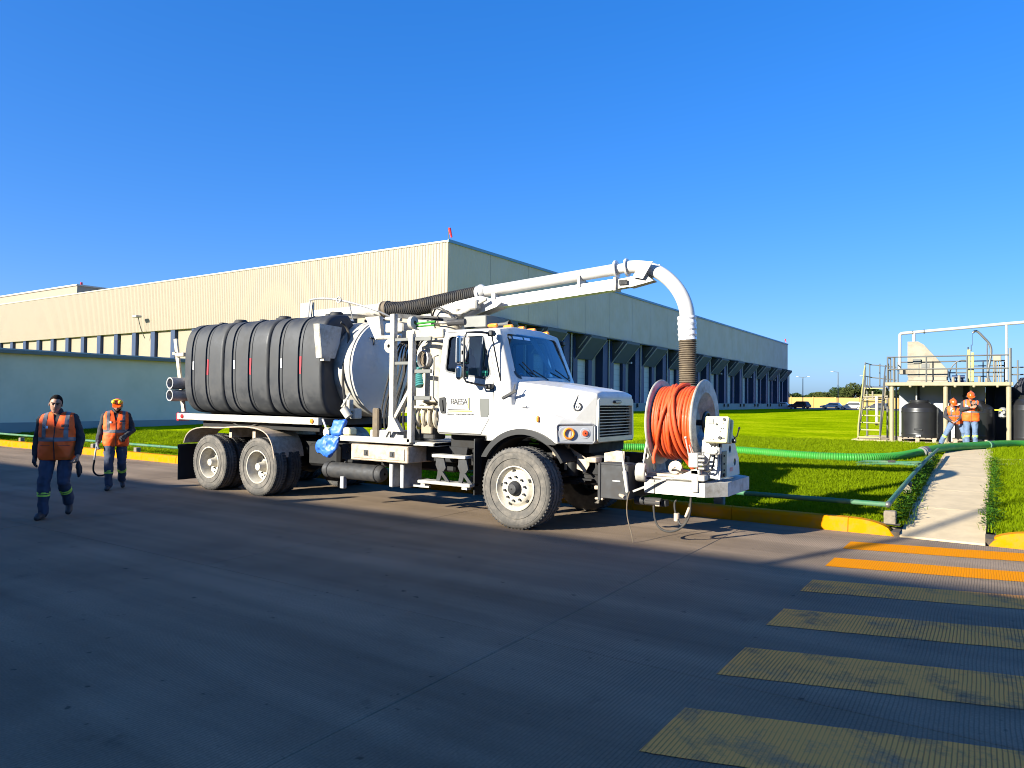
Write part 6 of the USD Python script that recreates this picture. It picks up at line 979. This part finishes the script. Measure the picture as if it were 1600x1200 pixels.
    t.part('mouth', place(tm(m3.Manifold.hull_points(np.array([hp3(np.array([.085 - .006 * abs(y) / .022, y, -.058]) + v * [.006, .004, .0045]) for y in (-.022, 0, .022) for v in _S1])))), skin_dark)
    if beard:
        bd = m3.Manifold.hull_points(np.vstack([[hp3(np.array([.02, 0, -.05]) + v * [.066, .066, .03]) for v in _S], [hp3(np.array([.054, 0, -.100]) + v * [.032, .032, .024]) for v in _S]])) - ell((.09, 0, -.02), .04, .045, .052); t.part('beard', place(bd), hair)
    hb = ell((-.018, 0, .026), .103, .0815, .104) - m3.Manifold.hull_points(np.array([hp3(p) for p in [(.045, y, .085) for y in (-.12, .12)] + [(.2, y, .115) for y in (-.12, .12)] + [(.2, y, -.3) for y in (-.12, .12)] + [(.01, y, -.3) for y in (-.12, .12)] + [(.01, y, .03) for y in (-.12, .12)]])) - m3.Manifold.hull_points(np.array([hp3(p) for p in [(x, y, z) for x in (-.2, .2) for y in (-.2, .2) for z in (-.30, -.05)]]))
    t.part('hair', place(crumple(smooth_m(hb, .018, 2), .006, 45, 3)), hair, smooth=30)
    # clothes
    dm_ = denim_mat or denim
    leg = [hull(b(j['hip' + q], .100), b(j['knee' + q], .078)) for q in 'lr'] + [hull(b(j['knee' + q], .078), b(j['ankle' + q] + [-.005, 0, .04], .066), b(j['ankle' + q] + [-.005, 0, -.01], .064)) for q in 'lr']
    hips = hull(b(px + lat * .085 * W, .106 * W), b(px - lat * .085 * W, .106 * W), b(px + lat * .07 * W + [0, 0, .09], .104 * W), b(px - lat * .07 * W + [0, 0, .09], .104 * W))
    tr_ = crumple(smooth_m(uni(leg + [hips]), .016, 4), .020, 10, 5); tp_ = t.part('trousers', place(tr_), dm_, smooth=45)
    for q in 'lr':
        for f0 in (.30, .39):
            c0 = j['knee' + q] + (j['ankle' + q] - j['knee' + q]) * f0; c1 = c0 + (j['ankle' + q] - j['knee' + q]) * .055; t.part('reflective_band', place(J([tube([c0, c1], .0835 - .012 * f0, 20, caps=True)])), lime, tp_)
        an, to = j['ankle' + q], j['toe' + q]
        boot = uni([hull(b(an + [-.035, 0, -.045], .042), b(an + [-.005, 0, .06], .052), b(an + [.0, 0, -.03], .045)), hull(b(an + [-.03, 0, -.045], .042), b(to, .040), b(to + [-.05, 0, .02], .042))]); t.part('boot', place(smooth_m(boot, .018, 4)), boot_m, smooth=50)
    sh_ = [hull(b(j['sh' + q], .070), b(j['elb' + q], .060)) for q in 'lr'] + [hull(b(j['elb' + q], .059), b(j['wr' + q] * .9 + j['elb' + q] * .1, .043)) for q in 'lr']
    cl_ = hull(b(j['neck'] + [0, 0, -.03], .068), b(j['neck'] + [.005, 0, .025], .060))
    st_ = t.part('shirt', place(crumple(smooth_m(uni(torso(.012) + sh_ + [cl_]), .018, 4), .015, 13, 8)), shirt_m, smooth=45)
    vt_ = smooth_m(uni([hull(b(px + lat * .085 * W + [0, 0, -.04], .106 * W + .026), b(px - lat * .085 * W + [0, 0, -.04], .106 * W + .026), b(ws_ + lat * .078 * W, .105 * W + .022), b(ws_ - lat * .078 * W, .105 * W + .022), b(ws_ + [.03 * W, 0, 0], .11 * W + .026))] + torso(.026)[1:]), .022, 4); vt_ = crumple(vt_, .014, 11, 9); V = mf(vt_)
    up = j['neck'][2]; zb = px[2] - .12
    V = V ^ m3.Manifold.cube((2, 2, 2), True).translate((0, 0, zb + 1))
    nk = m3.Manifold.hull_points(np.array([(.0, y, up + .12) for y in (-.075, .075)] + [(.5, y, up + .12) for y in (-.085, .085)] + [(.5, 0, up - .24), (.02, 0, up - .20)])) + hull(b(j['neck'] + [0, 0, -.02], .083), b(j['neck'] + [0, 0, .08], .09))
    arm_cut = uni([hull(b(j['sh' + q] + [0, (.055 if q == 'l' else -.055), .03], .075), b(j['sh' + q] + [0, (.085 if q == 'l' else -.085), -.10], .085)) for q in 'lr'])
    V = V - nk - arm_cut - m3.Manifold.cube((.5, .008, 2), True).translate((.26, 0, up - .7)); vp = t.part('vest', place(V), vest_m, smooth=40)
    def tape(solid, m_=reflect_m, nm='reflective_tape'):
        big = mf(trimesh.Trimesh(vt_.vertices + trimesh.Trimesh(vt_.vertices, vt_.faces, process=False).vertex_normals * .0035, vt_.faces, process=False)) ^ m3.Manifold.cube((2, 2, 2), True).translate((0, 0, zb + 1.012))
        t.part(nm, place(tm((big - nk - arm_cut) ^ solid)), m_, vp, smooth=40)
    zw = ws_[2] + .02
    tape(m3.Manifold.cube((1, 1, .055), True).translate((0, 0, zw)))
    for sd in (-1, 1): tape(m3.Manifold.cube((1, .05, .46), True).translate((0, sd * .125 * W ** .6, zw + .24)))
    tape(m3.Manifold.cube((.5, .012, 1.2), True).translate((.27, 0, up - .75)), vest_dark, 'zip')
    tape(m3.Manifold.cube((.5, .075, .035), True).translate((.27, -.105 * W, zw + .17)), white_tape, 'badge'); tape(m3.Manifold.cube((.5, .09, .035), True).translate((.27, .105 * W, zw + .19)), vest_dark, 'pocket_print'); tape(m3.Manifold.cube((.5, .12, .006), True).translate((.27, .105 * W, zw + .14)), vest_dark, 'pocket_seam')
    for sd in (-1, 1): tape(m3.Manifold.cube((.5, .13, .006), True).translate((.27, sd * .10 * W, zw - .085)), vest_dark, 'pocket_seam')
    for (w, d), q in zip(hd_, 'lr'):
        if gl and q in gl: t.part('glove', place(smooth_m(uni(hand_balls(w, d['d'], d['n'], d['th'], d['curl'], 1.28) + [hull(b(w, .033), b(w - (d['d'] / np.linalg.norm(d['d'])) * .05, .040))]), .014, 3)), gl[q], smooth=50)
    if hat == 'cap':
        cp = ell((-.012, 0, .05), .112, .092, .088) - m3.Manifold.hull_points(np.array([hp3(p) for p in [(x, y, z) for x in (-.2, .2) for y in (-.2, .2) for z in (-.3, .040)]])); c_ = t.part('cap', place(cp), helmet_m, smooth=60)
        t.part('visor', place(tm(m3.Manifold.hull_points(np.array([hp3(p) for p in [(.08, y, .052) for y in (-.075, .075)] + [(.165, y, .028) for y in (-.045, .045)] + [(.15, y, .03) for y in (-.065, .065)] + [(.08, y, .040) for y in (-.075, .075)] + [(.165, y, .022) for y in (-.045, .045)]])))), helmet_m, c_)
        for sd in (-1, 1): t.part('earmuff_cup', place(tm(m3.Manifold.hull_points(np.array([hp3(np.array([x, sd * y, z]) + v * [.022, .03, .032]) for x, y, z in ((.085, .052, .098), (.065, .058, .11)) for v in _S])))), yellow_cup, c_)
        t.part('earmuff_band', place(tube([hp3((.03 * math.cos(a) + .03, .095 * math.sin(a - 1.57 + 1.57), .07 + .075 * math.cos(a))) for a in np.linspace(-1.4, 1.4, 14)], .010, 8)), yellow_cup, c_)
    if hat == 'helmet':
        cut = lambda z0: m3.Manifold.hull_points(np.array([hp3(p) for p in [(x, y, z) for x in (-.3, .3) for y in (-.3, .3) for z in (-.4, z0)]]))
        hh = ell((-.01, 0, .045), .132, .108, .115) - cut(.045); c_ = t.part('helmet', place(hh), helmet_m, smooth=60)
        t.part('brim', place(uni([ell((.03, 0, .045), .145, .110, .008), m3.Manifold.hull_points(np.array([hp3((x, y, .15 + .02 * (abs(y) < .01))) for x in (-.1, .06) for y in (-.016, 0, .016)] + [hp3((x, y, .12)) for x in (-.11, .09) for y in (-.018, .018)]))])), helmet_m, c_, smooth=50); t.part('ear_cup', place(J([fp((-.01, sd * .105, .0), .03) for sd in (-1, 1)])), steel_dark, c_)
    return t, place, j
base = dict(pelvis=(0, 0, .93), waist=(.0, 0, 1.08), chest=(.0, 0, 1.27), neck=(-.01, 0, 1.455), head=(.02, 0, 1.585), shl=(-.01, .185, 1.385), shr=(-.01, -.185, 1.385))
# man 1: heavy build, walking, gloves dangling from his left hand
j1 = dict(base, hipl=(-.0, .10, .90), hipr=(.0, -.10, .90), kneer=(.13, -.12, .50), ankler=(.10, -.13, .095), toer=(.25, -.155, .035), kneel=(.09, .11, .50), anklel=(-.20, .10, .20), toel=(-.12, .12, .055), elbl=(-.03, .275, 1.10), wrl=(.12, .285, .875), elbr=(-.07, -.265, 1.10), wrr=(-.01, -.275, .86), head=(.05, -.02, 1.59), shl=(-.01, .192, 1.385), shr=(-.01, -.192, 1.370))
p1, pl1, jj1 = person('heavy bareheaded man in an orange vest walking nearest the camera with black gloves', (-11.27, 5.12, 0.0), -40, 1.755, j1, W=1.15, head=(math.radians(10), math.radians(12), math.radians(-6)), gl={'r': glove_m}, hands={'l': dict(curl=.75)})
wg = Thing('work_gloves', 'pair of black work gloves dangling from the left hand of the heavy man', 'gloves', (-11.3, 5.2, .7))
wr = np.array([.15, .325, .78])
wg.part('glove', [pl1(crumple(smooth_m(hull((.14, .295, .79, .018), (.15, .30, .71, .030), (.14, .31, .62, .026), (.12, .30, .58, .014)), .015, 2), .008, 22, 2))], glove_m); wg.part('glove', [pl1(crumple(smooth_m(hull((.13, .29, .79, .018), (.11, .315, .69, .028), (.10, .32, .63, .02)), .015, 2), .008, 22, 6))], glove_m)
# man 2: cap with yellow ear defenders, bar in his right hand
j2 = dict(base, hipl=(0, .095, .90), hipr=(0, -.095, .90), kneer=(.15, -.10, .50), ankler=(.14, -.10, .095), toer=(.29, -.12, .035), kneel=(.05, .11, .49), anklel=(-.22, .11, .16), toel=(-.10, .13, .045), elbl=(.0, .27, 1.12), wrl=(.20, .17, 1.02), elbr=(-.05, -.255, 1.12), wrr=(.03, -.30, .87), head=(.06, .02, 1.58))
p2, pl2, jj2 = person('man in an orange vest and orange cap with yellow ear defenders, carrying a hooked bar', (-13.81, 7.30, 0.0), -30, 1.70, j2, W=1.06, head=(math.radians(-8), math.radians(20), 0), hat='cap', beard=True, gl={'l': glove_m, 'r': glove_grey}, hands={'r': dict(curl=.85), 'l': dict(curl=.6, n=(-.3, 0, -1), th=(0, -1, .4))})
cb = Thing('hooked_bar', 'bar with a pale handle and black hooked end in the hand of the capped man', 'bar', (-13.8, 7.0, .6)); cb.part('handle', pl2(tube([(.06, -.31, .86), (.05, -.33, .70), (.04, -.345, .56)], .016, 10)), white_old); cb.part('hook', pl2(tube(spline([(.04, -.345, .57), (.03, -.36, .42), (.02, -.345, .33), (.02, -.29, .275), (.02, -.20, .27), (.02, -.14, .29)], 24), .016, 10)), steel_black)
# men 3 and 4 by the tanks
j4 = dict(base, hipl=(0, .095, .90), hipr=(0, -.095, .90), kneer=(.02, -.10, .50), ankler=(.0, -.10, .095), toer=(.15, -.13, .035), kneel=(.03, .11, .50), anklel=(.0, .12, .095), toel=(.14, .15, .035), elbl=(.10, .27, 1.17), wrl=(.30, .12, 1.30), elbr=(.10, -.26, 1.16), wrr=(.31, -.03, 1.24), head=(.07, 0, 1.57))
p4, pl4, jj4 = person('taller man in an orange helmet raising a phone in both hands by the water tank', (-.42, 26.95, PB - .01), -84, 1.72, j4, W=1.14, head=(0, math.radians(30), 0), hat='helmet', denim_mat=denim_pale, hands={'l': dict(curl=.6, n=(0, -1, 0), th=(0, 0, 1)), 'r': dict(curl=.6, n=(0, 1, 0), th=(0, 0, 1))})
ph = Thing('phone', 'dark phone held up by the taller helmeted man', 'phone', (-.4, 26.6, 1.7)); ph.part('case', pl4(rot(box(.36, .375, -.03, .13, 1.27, 1.35, .005), 20, (0, 1, 0), (.36, .05, 1.3))), plastic_black); ph.part('screen', pl4(rot(box(.354, .359, -.025, .125, 1.275, 1.345), 20, (0, 1, 0), (.36, .05, 1.3))), steel_grey)
j3 = dict(base, pelvis=(-.02, .06, .86), waist=(.03, .03, 1.0), chest=(.10, -.03, 1.17), neck=(.15, -.06, 1.33), head=(.22, -.08, 1.44), shl=(.13, .13, 1.27), shr=(.10, -.23, 1.25), hipl=(-.02, .16, .84), hipr=(-.02, -.04, .84), kneer=(.10, -.24, .48), ankler=(-.02, -.40, .095), toer=(.10, -.47, .035), kneel=(.10, .24, .47), anklel=(-.04, .32, .095), toel=(.10, .36, .035), elbl=(.24, .20, 1.03), wrl=(.34, .03, .86), elbr=(.10, -.30, .99), wrr=(.28, -.12, .84))
p3, pl3, jj3 = person('shorter man in an orange helmet leaning with legs apart beside the taller helmeted man', (-.86, 27.25, PB - .01), -80, 1.62, j3, W=1.05, head=(math.radians(20), math.radians(40), 0), hat='helmet', denim_mat=denim_pale, gl={'l': glove_grey}, hands={'l': dict(curl=.6), 'r': dict(curl=.5)})
